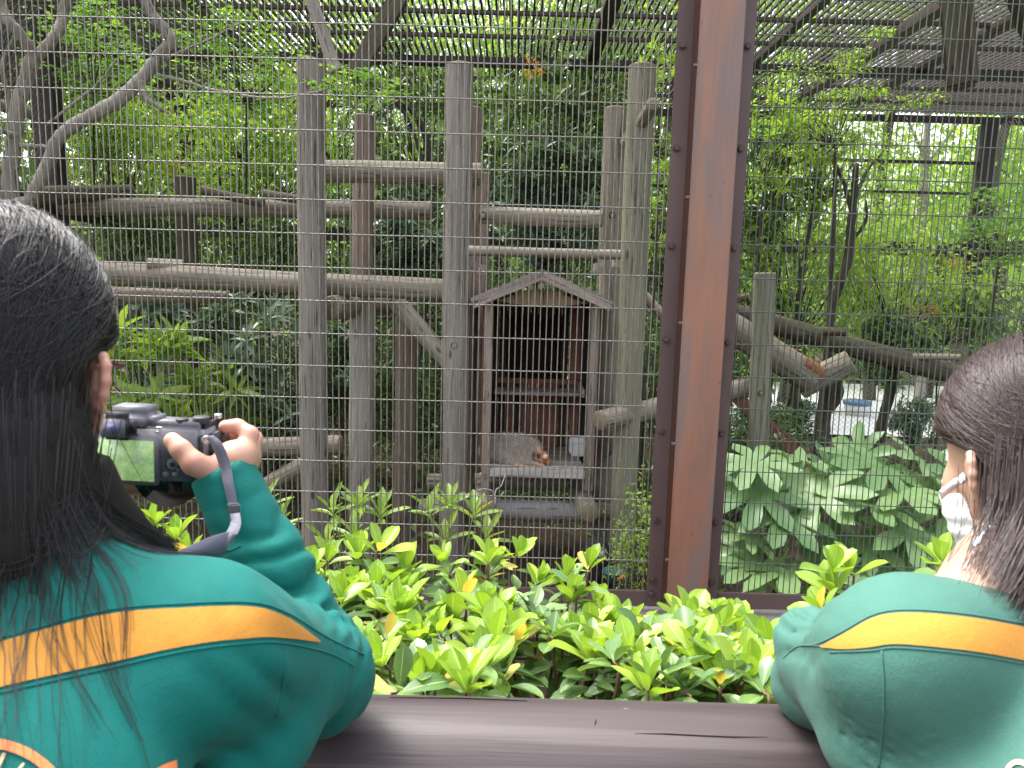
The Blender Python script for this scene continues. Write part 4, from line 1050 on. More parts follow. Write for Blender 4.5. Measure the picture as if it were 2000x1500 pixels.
LO = [shrub_leaf('leaf', 20 + i, 'leaf_old', .50) for i in range(5)]
LYE = [shrub_leaf('leaf', 40 + i, 'leaf_yellow', .42) for i in range(2)]
LW = [shrub_leaf('leaf', 60 + i, 'leaf_young', .26) for i in range(3)]
shrubs = [(-.62, 'behind the sleeve of the camera holder'), (-.36, 'beside the camera holder elbow'), (-.10, 'left of the middle, with the tallest bright shoots'), (.12, 'in the middle below the hut'),
          (.34, 'below the white food box, right of the middle'), (.58, 'below the orange column'), (.82, 'right of the orange column foot'), (1.10, 'behind the arm of the masked person')]
SH = []
for i, (x, s) in enumerate(shrubs):
    b = Vector((x, 1.75 + .12 * ((i * 7) % 3 - 1), -.2))
    g = empty('leafy_shrub', b, label='glossy yellow green shrub ' + s, cat='shrub', group='glossy shrubs between railing and fence')
    SH.append([g, b, 0])
def whorl(g, b, tip, axis, n, size, meshes, a0, a1):
    ax = axis.normalized(); ref = ax.orthogonal().normalized(); bi = ax.cross(ref); ph = random.uniform(0, 6.28)
    for i in range(n):
        th = ph + i * 2.399; tl = math.radians(a0 + (a1 - a0) * (i / max(1, n - 1))) + random.uniform(-.15, .15)
        rd = ref * math.cos(th) + bi * math.sin(th); fw = ax * math.cos(tl) + rd * math.sin(tl) ; nr = ax * math.sin(tl) - rd * math.cos(tl) 
        fw = fw + Vector((0, 0, -.1)) * math.sin(tl)
        sz = size * random.uniform(.75, 1.12) * (.72 + .28 * i / max(1, n - 1))
        ms = meshes if random.random() > .045 else LYE
        place_leaf(random.choice(ms), g, b, tip + fw * .006 - ax * .014 * i / n, fw, nr, sz)
tips = []
def top_line(u):
    """upper edge of the shrubs in the photo"""
    K = [(230, 1010), (330, 1000), (430, 1090), (540, 1050), (620, 1075), (700, 1050), (790, 1110), (870, 1085), (990, 1050), (1060, 1120), (1150, 1085), (1200, 1170), (1250, 1215), (1330, 1185), (1420, 1190), (1500, 1235), (1560, 1240), (1640, 1100), (1700, 1240), (1850, 1110), (1950, 1130), (2100, 1150)]
    for (a, b), (c, d) in zip(K, K[1:]):
        if a <= u <= c: return b + (d - b) * (u - a) / (c - a)
    return 1150
for (u, v, Y) in ((245, 1030, 1.9), (300, 1025, 1.9), (345, 1050, 1.9), (525, 1050, 1.95), (560, 1090, 1.8), (700, 1085, 1.85), (740, 1075, 1.8), (640, 1095, 1.9), (790, 1120, 1.8), (868, 1100, 1.85), (905, 1170, 1.6), (960, 1100, 1.9), (1012, 1085, 1.95), (1050, 1140, 1.8), (1105, 1130, 1.85), (1150, 1110, 1.9), (1165, 1180, 1.7),
                  (1320, 1225, 1.6), (1345, 1215, 1.65), (1400, 1225, 1.55), (1440, 1230, 1.6), (1255, 1245, 1.6), (1625, 1115, 1.7), (1660, 1120, 1.75), (1840, 1100, 1.8), (1870, 1140, 1.7), (1900, 1120, 1.9), (1500, 1265, 1.5), (780, 1200, 1.5), (860, 1240, 1.4), (980, 1230, 1.45), (1010, 1250, 1.4), (700, 1150, 1.7)):
    tips.append((u, v, Y, True))
n_rand = 0
while n_rand < 150:
    u = random.uniform(230, 1560) if n_rand < 134 else random.uniform(1560, 2050); tl = top_line(u)
    if tl + 30 > 1345: continue
    v = random.uniform(tl + 30, 1350)
    Y = 1.92 - (v - 1060) / 290 * .82 + random.uniform(-.08, .10)
    tips.append((u, v, Y, random.random() < .62)); n_rand += 1
for u, v, Y, young in tips:
    tip = W(u, v, Y)
    s = min(SH, key=lambda s_: abs(s_[1].x - tip.x) + random.uniform(0, .08)); g, b, _k = s; s[2] += 1
    root = Vector((b.x + (tip.x - b.x) * .5, b.y + (tip.y - b.y) * .6, 0)) ; root.z = -.22
    lean = (tip - root); lean.z = 0
    ax = Vector((lean.x * .8 + random.uniform(-.32, .32), .12 + random.uniform(-.22, .28), 1)).normalized()
    mid = root.lerp(tip, .6) + Vector((random.uniform(-.05, .05), random.uniform(-.03, .05), -.05))
    pts = catmull([root - b, mid - b, tip - ax * .05 - b, tip - b], 4)
    tube('branch', pts, [.0052 - .0032 * i / (len(pts) - 1) for i in range(len(pts))], M['twig'], g, 6)
    big = random.uniform(.068, .102)
    for k_ in range(random.randint(2, 4)):       # single older leaves along the stem
        q_ = pts[-1].lerp(pts[max(0, len(pts) - 6)], random.uniform(.3, 1.6)) + b; a_ = random.uniform(0, 6.28); d_ = Vector((math.cos(a_), math.sin(a_), random.uniform(-.3, .5)))
        place_leaf(random.choice(LO if random.random() > .08 else LYE), g, b, q_, d_, Vector((random.uniform(-.3, .3), -.3, 1)), random.uniform(.05, .085))
    if young:
        whorl(g, b, tip, ax, random.randint(6, 9), big, LY, 10, 64)
        whorl(g, b, tip - ax * .045, ax, random.randint(3, 4), big, LO, 72, 95)
        if random.random() < .5: whorl(g, b, tip - ax * .09, ax, 3, big * .95, LO, 75, 110)
    else:
        whorl(g, b, tip, ax, random.randint(5, 7), big * .95, LO, 28, 88)
        whorl(g, b, tip - ax * .055, ax, 3, big * .9, LO, 75, 105)
# the two paler plants just behind the mesh
for i, (uf, Yf, tl, lab) in enumerate(((700, 3.45, [(650, 1000, 8), (700, 985, 10), (742, 1005, 9), (690, 1045, 8), (640, 1060, 6)], 'young plant with long pointed leaves left of the second tall post'),
                        (875, 3.4, [(840, 1000, 7), (878, 985, 10), (925, 1005, 8), (950, 1050, 6), (870, 1050, 7)], 'young plant with long pointed leaves at the foot of the second tall post'),
                        (525, 3.4, [(520, 985, 7), (548, 1020, 7), (500, 1040, 6)], 'young plant with long pointed leaves behind the mesh beside the photographer sleeve'))):
    gx = W(uf, 1050, Yf).x; b = Vector((gx, Yf + .02, ground_z(gx, Yf + .02))); g = empty('young_plant', b, label=lab, cat='plant')
    for (u, v, n) in tl:
        tip = W(u, v, Yf + random.uniform(-.1, .15)); ax = Vector(((tip.x - gx) * .9, -.1, 1)).normalized()
        tube('stem', catmull([Vector((0, 0, -.03)), (tip - b) * .55 + Vector((0, 0, .03)), tip - b], 4), .004, M['green_stem'], g, 6)
        for k in range(n):
            th = k * 2.399; tl_ = math.radians(25 + 60 * k / n); ref = ax.orthogonal().normalized(); bi = ax.cross(ref); rd = ref * math.cos(th) + bi * math.sin(th)
            place_leaf(random.choice(LW), g, b, tip - ax * .03 * k / n, ax * math.cos(tl_) + rd * math.sin(tl_), ax * math.sin(tl_) - rd * math.cos(tl_), random.uniform(.11, .16))
# ================================================================== soft shapes: one skin round many limbs
def _cone(P, a, b, r0, r1):
    a = np.asarray(a, float); b = np.asarray(b, float); ba = b - a; pa = P - a
    h = np.clip(pa @ ba / (ba @ ba + 1e-12), 0, 1)
    return np.linalg.norm(pa - h[:, None] * ba, axis=1) - (r0 + (r1 - r0) * h)
def _ell(P, c, r, R=None):
    q = P - np.asarray(c, float)
    if R is not None: q = q @ R
    r = np.asarray(r, float); k0 = np.linalg.norm(q / r, axis=1); k1 = np.linalg.norm(q / (r * r), axis=1)
    return k0 * (k0 - 1) / (k1 + 1e-9)
def smin(a, b, k):
    h = np.maximum(k - np.abs(a - b), 0) / k
    return np.minimum(a, b) - h * h * k * .25
def field(prims, infl=0.0):
    def f(P):
        d = None
        for p in prims:
            if p[0] == 'c': e = _cone(P, p[1], p[2], p[3], p[4]); k = p[5] if len(p) > 5 else .02
            else: e = _ell(P, p[1], p[2], p[3] if len(p) > 3 else None); k = p[4] if len(p) > 4 else .02
            d = e if d is None else smin(d, e, k)
        return d - infl
    return f
def surface(name, f, lo, hi, h, mats, parent=None, base=(0, 0, 0), smooth_it=1):
    lo = np.asarray(lo, float); hi = np.asarray(hi, float); n = np.ceil((hi - lo) / h).astype(int) + 1
    ax = [lo[i] + h * np.arange(n[i]) for i in range(3)]
    F = np.empty(n, np.float32)
    yz = np.stack(np.meshgrid(ax[1], ax[2], indexing='ij'), -1).reshape(-1, 2)
    st = max(1, int(400000 / len(yz)))
    for i in range(0, n[0], st):
        xs = ax[0][i:i + st]; P = np.empty((len(xs), len(yz), 3)); P[:, :, 0] = xs[:, None]; P[:, :, 1:] = yz[None]
        F[i:i + st] = f(P.reshape(-1, 3)).reshape(len(xs), n[1], n[2])
    s = F < 0
    acc = np.zeros((n[0] - 1, n[1] - 1, n[2] - 1, 3), np.float32); cnt = np.zeros(acc.shape[:3], np.float32)
    quads = []; corners = []
    for a in range(3):
        sl0 = [slice(None)] * 3; sl1 = [slice(None)] * 3; sl0[a] = slice(0, -1); sl1[a] = slice(1, None)
        A, B = F[tuple(sl0)], F[tuple(sl1)]; cr = s[tuple(sl0)] != s[tuple(sl1)]
        idx = np.argwhere(cr); t = A[cr] / (A[cr] - B[cr]); pt = idx.astype(np.float32); pt[:, a] += t
        o = [(b, c) for b in (0, -1) for c in (0, -1)]; oth = [x for x in range(3) if x != a]
        ok = np.ones(len(idx), bool)
        for x in oth: ok &= (idx[:, x] > 0) & (idx[:, x] < n[x] - 1)
        for b, c in o:
            j = idx.copy(); j[:, oth[0]] += b; j[:, oth[1]] += c
            v = np.all((j >= 0) & (j < np.array(n) - 1), axis=1)
            np.add.at(acc, tuple(j[v].T), pt[v]); np.add.at(cnt, tuple(j[v].T), 1)
        j = idx[ok]; ins = s[tuple(sl0)][cr][ok]
        q = []
        for b, c in ((0, 0), (-1, 0), (-1, -1), (0, -1)):
            k = j.copy(); k[:, oth[0]] += b; k[:, oth[1]] += c; q.append(k)
        q = np.stack(q, 1); flip = ins if a != 1 else ~ins
        q[~flip] = q[~flip][:, ::-1]; quads.append(q)
    m = cnt > 0; ids = -np.ones(cnt.shape, np.int64); ids[m] = np.arange(m.sum())
    V = acc[m] / cnt[m][:, None] * h + lo - np.asarray(base, float)
    Q = np.concatenate(quads); Q = ids[Q[..., 0], Q[..., 1], Q[..., 2]]
    Q = Q[(Q >= 0).all(1)]
    for _ in range(smooth_it):
        S = np.zeros_like(V); C = np.zeros(len(V))
        for i in range(4):
            np.add.at(S, Q[:, i], V[Q[:, (i + 1) % 4]]); np.add.at(C, Q[:, i], 1)
            np.add.at(S, Q[:, i], V[Q[:, (i + 3) % 4]]); np.add.at(C, Q[:, i], 1)
        V = V * .5 + .5 * S / np.maximum(C, 1)[:, None]
    me = np_mesh(name, V, Q, mats)
    return obj(name, me, parent)
def bvh_of(o, base=(0, 0, 0)):
    me = o.data; n = len(me.vertices); co = np.empty(n * 3, np.float32); me.vertices.foreach_get('co', co)
    co = co.reshape(-1, 3) + np.asarray(base); return BVHTree.FromPolygons([Vector(c) for c in co], [tuple(p.vertices) for p in me.polygons])
def sample_mesh(o, n, base=(0, 0, 0)):
    me = o.data; me.calc_loop_triangles(); nt = len(me.loop_triangles)
    t = np.empty(nt * 3, np.int32); me.loop_triangles.foreach_get('vertices', t); t = t.reshape(-1, 3)
    co = np.empty(len(me.vertices) * 3, np.float32); me.vertices.foreach_get('co', co); co = co.reshape(-1, 3) + np.asarray(base)
    a, b, c = co[t[:, 0]], co[t[:, 1]], co[t[:, 2]]; nr = np.cross(b - a, c - a); ar = np.linalg.norm(nr, axis=1)
    i = rng.choice(nt, n, p=ar / ar.sum()); u, v = rng.random(n), rng.random(n); m = u + v > 1; u[m] = 1 - u[m]; v[m] = 1 - v[m]
    return a[i] + (b[i] - a[i]) * u[:, None] + (c[i] - a[i]) * v[:, None], nr[i] / (ar[i][:, None] + 1e-12)
def hair_obj(name, paths, r0, r1, mat, parent, base=(0, 0, 0)):
    n, k, _ = paths.shape
    hc = bpy.data.hair_curves.new(name); hc.add_curves([k] * n)
    P = (paths - np.asarray(base)).astype(np.float32)
    hc.attributes['position'].data.foreach_set('vector', P.ravel())
    ra = hc.attributes.get('radius') or hc.attributes.new('radius', 'FLOAT', 'POINT')
    rr = np.tile(np.linspace(r0, r1, k), n).astype(np.float32); ra.data.foreach_set('value', rr)
    hc.materials.append(mat); o = bpy.data.objects.new(name, hc); link(o, parent); tag(o, kind='stuff'); return o
def groom(roots, dirs, f, steps, step, grav=.25, off=.003, noise=.05, wind=(0, 0, 0)):
    P = roots.copy(); D = dirs / (np.linalg.norm(dirs, axis=1, keepdims=True) + 1e-9); out = [P.copy()]; w = np.asarray(wind, float)
    for i in range(steps):
        D = D + np.array([0, 0, -grav]) + w * (i / steps) + rng.normal(size=D.shape) * noise
        D /= np.linalg.norm(D, axis=1, keepdims=True); P = P + D * step
        d = f(P); e = .003
        m = d < off
        if m.any():
            Q = P[m]; g = np.stack([f(Q + np.eye(3)[a] * e) - f(Q - np.eye(3)[a] * e) for a in range(3)], 1); g /= (np.linalg.norm(g, axis=1, keepdims=True) + 1e-9)
            P[m] = Q + g * (off - d[m])[:, None]; dn = (D[m] * g).sum(1, keepdims=True); D[m] = D[m] - g * np.minimum(dn, 0)
        out.append(P.copy())
    return np.stack(out, 1)
def thicken(paths, k, spread):
    n, m, _ = paths.shape; t = np.linspace(.25, 1, m)[None, :, None]
    outs = [paths]
    for _ in range(k):
        o = rng.normal(size=(n, 1, 3)) * spread; sc = 1 + rng.normal(size=(n, 1, 1)) * .02; outs.append(paths + o * t * sc)
    return np.concatenate(outs)
def shorten(paths, lo=.6):
    """strands of uneven length"""
    n, m, _ = paths.shape; L = lo + (1 - lo) * rng.random(n); t = np.linspace(0, 1, m)[None] * L[:, None] * (m - 1)
    i = np.minimum(t.astype(int), m - 2); fr = (t - i)[..., None]; r = np.arange(n)[:, None]
    return paths[r, i] * (1 - fr) + paths[r, i + 1] * fr
def hair_mat(name, col, rough=.32, sheen=(0, 0, 0)):
    t = NT(name); hi = t.n.new('ShaderNodeHairInfo')
    c = t.mix(t.ramp(hi.outputs['Random'], [(0.0, 0.0), (1.0, 1.0)]), tuple(x * .6 for x in col), tuple(min(1, x * 1.5) for x in col))
    return t.done(t.bsdf(c, rough, None, .5))
M['hair_black'] = hair_mat('black_hair', (.010, .009, .010), .36)
M['hair_brown'] = hair_mat('dark_brown_hair', (.030, .018, .016), .36)
M['hair_red'] = hair_mat('reddish_hair_ends', (.075, .032, .028), .42)
M['hair_base'] = plain('dark_hair_underlayer', (.012, .010, .010), .7, .2)
M['hair_base2'] = plain('brown_hair_underlayer', (.022, .014, .012), .7, .2)
def skin_mat(name, c, c2):
    t = NT(name); n = t.noise(t.coord('Object'), 22, 4); n2 = t.noise(t.coord('Object'), 420, 2)
    col = t.mix(t.ramp(n, [(.35, 0.0), (.65, 1.0)]), c, c2)
    b = t.n.new('ShaderNodeBsdfPrincipled'); t.l.new(col, b.inputs['Base Color']); b.inputs['Roughness'].default_value = .48
    b.inputs['Subsurface Weight'].default_value = .25; b.inputs['Subsurface Radius'].default_value = (.012, .005, .003); b.inputs['Subsurface Scale'].default_value = 1.0
    b.inputs['Specular IOR Level'].default_value = .4; t.l.new(t.bump(n2, .12, .0006), b.inputs['Normal'])
    return t.done(b.outputs[0])
M['skin'] = skin_mat('skin', (.36, .215, .155), (.40, .25, .18))
M['skin_pink'] = skin_mat('skin_flushed', (.46, .225, .165), (.48, .28, .20))
def fabric(name, c, weave=900, rough=.8, sheen=.04):
    t = NT(name); v = t.coord('Object', per_object=False)
    n = t.noise(v, 7, 4)
    col = t.mix(t.ramp(n, [(.3, 0.0), (.7, 1.0)]), tuple(x * .88 for x in c), tuple(min(1, x * 1.1) for x in c))
    h = t.noise(t.coord('Object', (1, 1, .6), per_object=False), weave * 1.1, 2, .6); col = t.mix(t.ramp(h, [(.35, .30), (.6, 0.0)]), col, tuple(x * .55 for x in c))
    nn = t.noise(v, 30, 5); 
    nrm = t.bump(nn, .35, .005, t.bump(h, .5, .001))
    b = t.bsdf(col, rough, nrm, .3, **{'Sheen Weight': sheen, 'Sheen Roughness': .4})
    return t.done(b)
M['jersey_teal'] = fabric('teal_jersey_knit', (.0, .135, .116))
M['jersey_green'] = fabric('muted_green_jersey_knit', (.045, .135, .105))
M['stripe'] = fabric('orange_stripe_knit', (.50, .22, .032))
M['print'] = plain('orange_print', (.75, .22, .07), .6)
M['print2'] = plain('cream_print', (.70, .50, .28), .6)
M['trousers'] = fabric('dark_trousers', (.03, .032, .04))
M['shoe'] = plain('dark_shoe', (.03, .03, .03), .6)

# ================================================================== the grey monkey on the hut floor
def rotm(ax, deg): return np.array(Matrix.Rotation(math.radians(deg), 3, ax))
zfl = W(1000, 916, hY0).z + .0
mk = W(1003, 905, 4.42); mk.z = zfl
def m_(dx, dy, dz): return (mk.x + dx * 1.12, mk.y + dy, zfl + dz * 1.12)
M['fur_grey'] = hair_mat('grey_fur', (.56, .48, .42), .8)
M['fur_black'] = hair_mat('black_fur', (.014, .014, .018), .4)
M['monkey_skin'] = plain('tan_monkey_skin', (.60, .30, .17), .6, .3, 0, 60, .25)
M['fur_under'] = plain('grey_fur_under', (.32, .27, .235), .9, .1)
M['fur_under_black'] = plain('black_fur_under', (.012, .012, .014), .8, .2)
mon = empty('grey_monkey', mk, label='grey furred monkey crouching over food on the hut floor', cat='monkey')
body = [('e', m_(-.05, .05, .072), (.130, .095, .078)), ('e', m_(-.095, .06, .055), (.09, .09, .056)), ('e', m_(.03, .02, .090), (.073, .068, .068), None, .02),
        ('e', m_(.088, -.010, .098), (.043, .045, .046), None, .012), ('e', m_(.115, -.02, .085), (.030, .030, .030), None, .03),
        ('c', m_(.03, -.03, .10), m_(.045, -.07, .035), .032, .024, .03), ('c', m_(.045, -.07, .035), m_(.11, -.085, .022), .022, .014, .02),
        ('c', m_(.07, .05, .09), m_(.11, .0, .03), .028, .018, .03), ('c', m_(.11, .0, .03), m_(.15, -.05, .03), .017, .012, .02),
        ('c', m_(-.06, -.02, .06), m_(-.01, -.075, .045), .05, .034, .03), ('c', m_(-.01, -.075, .045), m_(.005, -.075, .018), .022, .017, .02),
        ('c', m_(-.12, .09, .03), m_(-.17, .16, .02), .02, .012, .02)]
mb = surface('body', field(body), np.array(m_(-.26, -.16, -.03)), np.array(m_(.24, .24, .24)), .0065, M['fur_under'], mon, mk, 2)
pr, nr = sample_mesh(mb, 9000, mk)
keep = (pr[:, 0] - mk.x < .115) | (pr[:, 2] - zfl > .10); keep &= ~((pr[:, 2] - zfl < .035) & (pr[:, 1] < mk.y - .04)); pr, nr = pr[keep], nr[keep]
dr = nr * .8 + np.array([-.35, .1, -.45]) * .8 + rng.normal(size=pr.shape) * .22
fp = groom(pr - nr * .002, dr, field(body), 5, .0065, .12, .001, .12)
hair_obj('fur', fp, .0008, .0002, M['fur_grey'], mb, mk)
def hand_blob(name, c, s, dirn, mat, parent, base, n=4):
    """a small hand or foot: palm and separate digits"""
    c = Vector(c); d = Vector(dirn).normalized(); side = d.cross(Vector((0, 0, 1))).normalized(); pr_ = [('e', tuple(c), (s * .42, s * .42, s * .26))]
    for i in range(n):
        o = side * (i - (n - 1) / 2) * s * .22; a = c + o + d * s * .2; b = a + d * s * .5 + o * .3 + Vector((0, 0, -.06 * s)); e = b + d * s * .28 + Vector((0, 0, -.2 * s))
        pr_ += [('c', tuple(a), tuple(b), s * .11, s * .095, s * .05), ('c', tuple(b), tuple(e), s * .09, s * .07, s * .03)]
    a = c - d * s * .05 + side * s * .35; pr_.append(('c', tuple(a), tuple(a + d * s * .25 + side * s * .25), s * .11, s * .08, s * .08))
    return surface(name, field(pr_), np.array(c) - s * 1.3, np.array(c) + s * 1.3, s * .07, mat, parent, base, 1)
hand_blob('hand', m_(.125, -.092, .022), .045, (1, -.2, 0), M['monkey_skin'], mon, mk)
hand_blob('hand', m_(.155, -.065, .032), .042, (1, -.3, .2), M['monkey_skin'], mon, mk)
hand_blob('foot', m_(.012, -.088, .018), .055, (.9, -.4, 0), M['monkey_skin'], mon, mk)
# the face, bent down
surface('face', field([('e', m_(.128, -.035, .088), (.024, .026, .026)), ('e', m_(.142, -.05, .075), (.016, .016, .014), None, .015)]), np.array(m_(.08, -.09, .03)), np.array(m_(.18, .01, .14)), .004, M['monkey_skin'], mon, mk, 1)
fr = m_(.165, -.085, .062)
M['fruit_red'] = plain('red_fruit_skin', (.42, .13, .06), .45, .4, 0, 40, .3); M['fruit_flesh'] = plain('cream_fruit_flesh', (.80, .62, .40), .6, .3, 0, 50, .1)
fb_ = empty('fruit', fr, label='red brown fruit with a cream bitten face held by the grey monkey', cat='fruit')
surface('skin', field([('e', (0, 0, 0), (.030, .028, .032))]), (-.05,) * 3, (.05,) * 3, .004, M['fruit_red'], fb_, smooth_it=1)
fl = lathe('bitten_face', [(.0005, .004), (.010, .0035), (.014, .001), (.0145, -.004)], M['fruit_flesh'], fb_, 18); fl.location = (.004, -.0262, .006); fl.rotation_euler = (math.radians(84), 0, math.radians(8))
fr2 = obj('fruit', None); bpy.data.objects.remove(fr2)
f2 = surface('fruit', field([('e', m_(.185, -.07, .034), (.022, .02, .026))]), np.array(m_(.14, -.12, -.02)), np.array(m_(.23, -.02, .09)), .004, M['fruit_red'], smooth_it=1)
tag(f2, 'small brown piece of fruit lying at the right hand of the grey monkey', 'fruit')

# white food box at the back right of the floor
bx = W(1127, 878, 4.66); bz = zfl
fbx = empty('food_box', (bx.x, bx.y, bz), label='white plastic food box at the right rear corner of the hut floor', cat='box')
prof = [(-.036, .0), (.036, 0), (.054, .03), (.054, .095), (.042, .122), (-.042, .122), (-.054, .095), (-.054, .03)]
V = []; F = []
for y, s in ((-.04, .96), (-.034, 1), (.034, 1), (.04, .96)):
    V += [(x * s, y, .004 + (z - .054) * s + .054) for x, z in prof]
for i in range(3):
    for k in range(8): a = i * 8 + k; b = i * 8 + (k + 1) % 8; F.append((b, a, a + 8, b + 8))
F += [tuple(range(8)), tuple(range(31, 23, -1))]
mesh_obj('tub', V, F, M['white_plastic'], fbx, smooth=False)
box('rim', (0, -.043, .098), (.110, .010, .010), M['white_plastic'], fbx)
box('rib', (0, -.0435, .045), (.004, .006, .07), M['white_plastic'], fbx, bevel=.001)
# cord tied round the left joist
M['cord'] = plain('pink_white_cord', (.70, .55, .58), .7)
jp = W(947, 968, 4.30); pts = []
jr = px(43, 4.3) / 2 + .004
for i in range(25):
    a = math.pi * (-.15 + 1.35 * i / 24); pts.append(Vector((jp.x + math.cos(a) * jr, 4.22 + .01 * math.sin(a * 3), jp.z + math.sin(a) * jr)))
cd_ = [W(990, 918, 4.24), W(984, 935, 4.23), W(978, 950, 4.22), W(968, 958, 4.21)] + pts
co = tube('cord', catmull(cd_, 3), .0032, M['cord'], None, 6); tag(co, 'pink and white cord looped round the left joist and tied up to the hut floor', 'cord')

# ================================================================== the black animal behind the shrubs
bp = W(1166, 1085, 3.72); gz = ground_z(bp.x, bp.y)
ba = empty('black_monkey', (bp.x, bp.y, gz), label='black furred monkey sitting with its back turned at the foot of the right tall post', cat='monkey')
def b_(dx, dy, dz): return (bp.x + dx, bp.y + dy, bp.z + dz)
hgt = bp.z - gz
bprims = [('e', b_(0, 0, .035), (.058, .062, .062)), ('e', b_(.0, .02, -.08), (.085, .085, .105), None, .05), ('e', b_(.0, .02, -.2), (.10, .10, .10), None, .05),
          ('c', b_(.06, .0, -.05), b_(.10, .02, -.2), .04, .03, .03), ('c', b_(-.06, .0, -.05), b_(-.10, .02, -.2), .04, .03, .03),
          ('c', b_(.05, .0, -.22), b_(.10, .10, -.27), .05, .04, .04), ('c', b_(-.05, .0, -.22), b_(-.10, .10, -.27), .05, .04, .04), ('e', b_(.0, .03, -.23), (.11, .11, .07), None, .05)]
bb = surface('body', field(bprims), np.array(b_(-.2, -.16, -hgt - .05)), np.array(b_(.2, .25, .14)), .009, M['fur_under_black'], ba, (bp.x, bp.y, gz), 2)
pr, nr = sample_mesh(bb, 6000, (bp.x, bp.y, gz))
dr = nr * .5 + np.array([0, 0, -1.0]) * .7 + rng.normal(size=pr.shape) * .2
hair_obj('fur', groom(pr, dr, field(bprims), 5, .006, .1, .001, .1), .0009, .0003, M['fur_black'], bb, (bp.x, bp.y, gz))
pc = np.array(b_(.012, -.052, .045)); pr = pc + rng.normal(size=(260, 3)) * np.array([.010, .006, .010])
M['fur_white'] = hair_mat('white_fur', (.6, .58, .56), .5)
hair_obj('pale_tuft', groom(pr, np.tile([0, -.5, -.6], (260, 1)) + rng.normal(size=(260, 3)) * .3, field(bprims), 4, .005, .1, .002, .1), .0008, .0003, M['fur_white'], bb, (bp.x, bp.y, gz))
M['teal_plastic'] = plain('teal_plastic', (.03, .10, .10), .4); M['carrot'] = plain('orange_carrot', (.75, .22, .05), .5, .4, 0, 60, .2)
tp = W(1200, 1118, 3.5); tb = empty('food_bowl', (tp.x, 3.5, tp.z - .05), label='teal bowl half hidden by the shrubs beside the black monkey', cat='bowl')
lathe('bowl', [(.001, .0), (.035, .0), (.055, .05), (.058, .06), (.052, .055), (.032, .008), (.001, .006)], M['teal_plastic'], tb, 24)
cr = W(1215, 1128, 3.42); ct = tube('carrot', [cr + Vector((-.02, 0, -.008)), cr + Vector((0, 0, 0)), cr + Vector((.022, .005, .014))], [.006, .011, .012], M['carrot'], None, 10)
tag(ct, 'orange carrot piece beside the teal bowl', 'carrot')

# ================================================================== the railing in front
RAIL = Vector((0, .80, .915)); RR = .090
rl = empty('wooden_railing', (0, .8, 0), label='thick dark stained round rail across the bottom of the view', cat='railing')
M['rail_wood'] = None
def rail_mat():
    t = NT('dark_stained_rail_wood'); v = t.coord('Object', (9, 9, .9), per_object=False); v3 = t.coord('Object', (130, 130, 3.0), per_object=False)
    n = t.noise(v, 1.6, 6, .6, .8); n3 = t.noise(v3, 1, 4, .6)
    w = t.n.new('ShaderNodeTexWave'); w.bands_direction = 'X'; w.inputs['Scale'].default_value = 1.1; w.inputs['Distortion'].default_value = 5.5; w.inputs['Detail'].default_value = 3; w.inputs['Detail Scale'].default_value = .7
    t.l.new(t.coord('Object', (16, 16, .8), per_object=False), w.inputs[0])
    c = t.mix(t.ramp(n, [(.3, 0.0), (.7, 1.0)]), (.026, .019, .020), (.055, .041, .043))
    c = t.mix(t.ramp(w.outputs['Fac'], [(.86, 0.0), (.97, .40)]), c, (.10, .08, .082))
    c = t.mix(t.ramp(n3, [(.25, .5), (.45, 0.0)]), c, (.03, .02, .022))
    ch = t.noise(t.coord('Object', (150, 150, 60), per_object=False), 1, 2, .5); c = t.mix(t.ramp(ch, [(.79, 0.0), (.80, .6)]), c, (.30, .24, .20))
    return t.done(t.bsdf(c, t.ramp(n, [(.3, .42), (.7, .58)]), t.bump(n3, .4, .002), .4))
M['rail_wood'] = rail_mat()
rme = log_mesh('rail', 4.6, RR, RR, M['rail_wood'], sides=64, rough=.006, rings=60); ro = obj('rail', rme, rl)
ro.matrix_local = Matrix.Translation((-2.3, 0, RAIL.z)) @ Matrix.Rotation(math.pi / 2, 4, 'Y')
for x in (-1.7, .05, 1.8):
    o = obj('rail_post', log_mesh('rail_post', RAIL.z - .06, .06, .06, M['rail_wood'], sides=20), rl, (x, .02, -.02))
o = obj('lower_rail', log_mesh('lower_rail', 4.4, .05, .05, M['rail_wood'], sides=18), rl); o.matrix_local = Matrix.Translation((-2.2, .02, .45)) @ Matrix.Rotation(math.pi / 2, 4, 'Y')
# drying cracks along the top, laid a hair above the wood
def on_rail(u, v):
    d = (_f + _r * ((u - 1000) / FPX) + _u * ((750 - v) / FPX)); a = d.y ** 2 + d.z ** 2; oy, oz = CAM.y - RAIL.y, CAM.z - RAIL.z
    b = 2 * (d.y * oy + d.z * oz); c = oy * oy + oz * oz - (RR * 1.0) ** 2; D = b * b - 4 * a * c
    if D < 0: return None
    return CAM + d * ((-b - math.sqrt(D)) / (2 * a))
M['crack'] = plain('dark_crack', (.012, .009, .009), .9, .1)
for pts_ in ([(1240, 1433), (1300, 1434), (1360, 1437), (1430, 1440), (1500, 1440)], [(760, 1362), (900, 1364), (1030, 1369)], [(1165, 1405), (1163, 1412), (1162, 1417)]):
    P = [on_rail(u, v) for u, v in pts_]; P = [p for p in P if p]
    if len(P) > 2: k = len(P); tube('crack', [p - Vector((0, .8, 0)) for p in P], [.0004] + [.0011] * (k - 2) + [.0004], M['crack'], rl, 5)
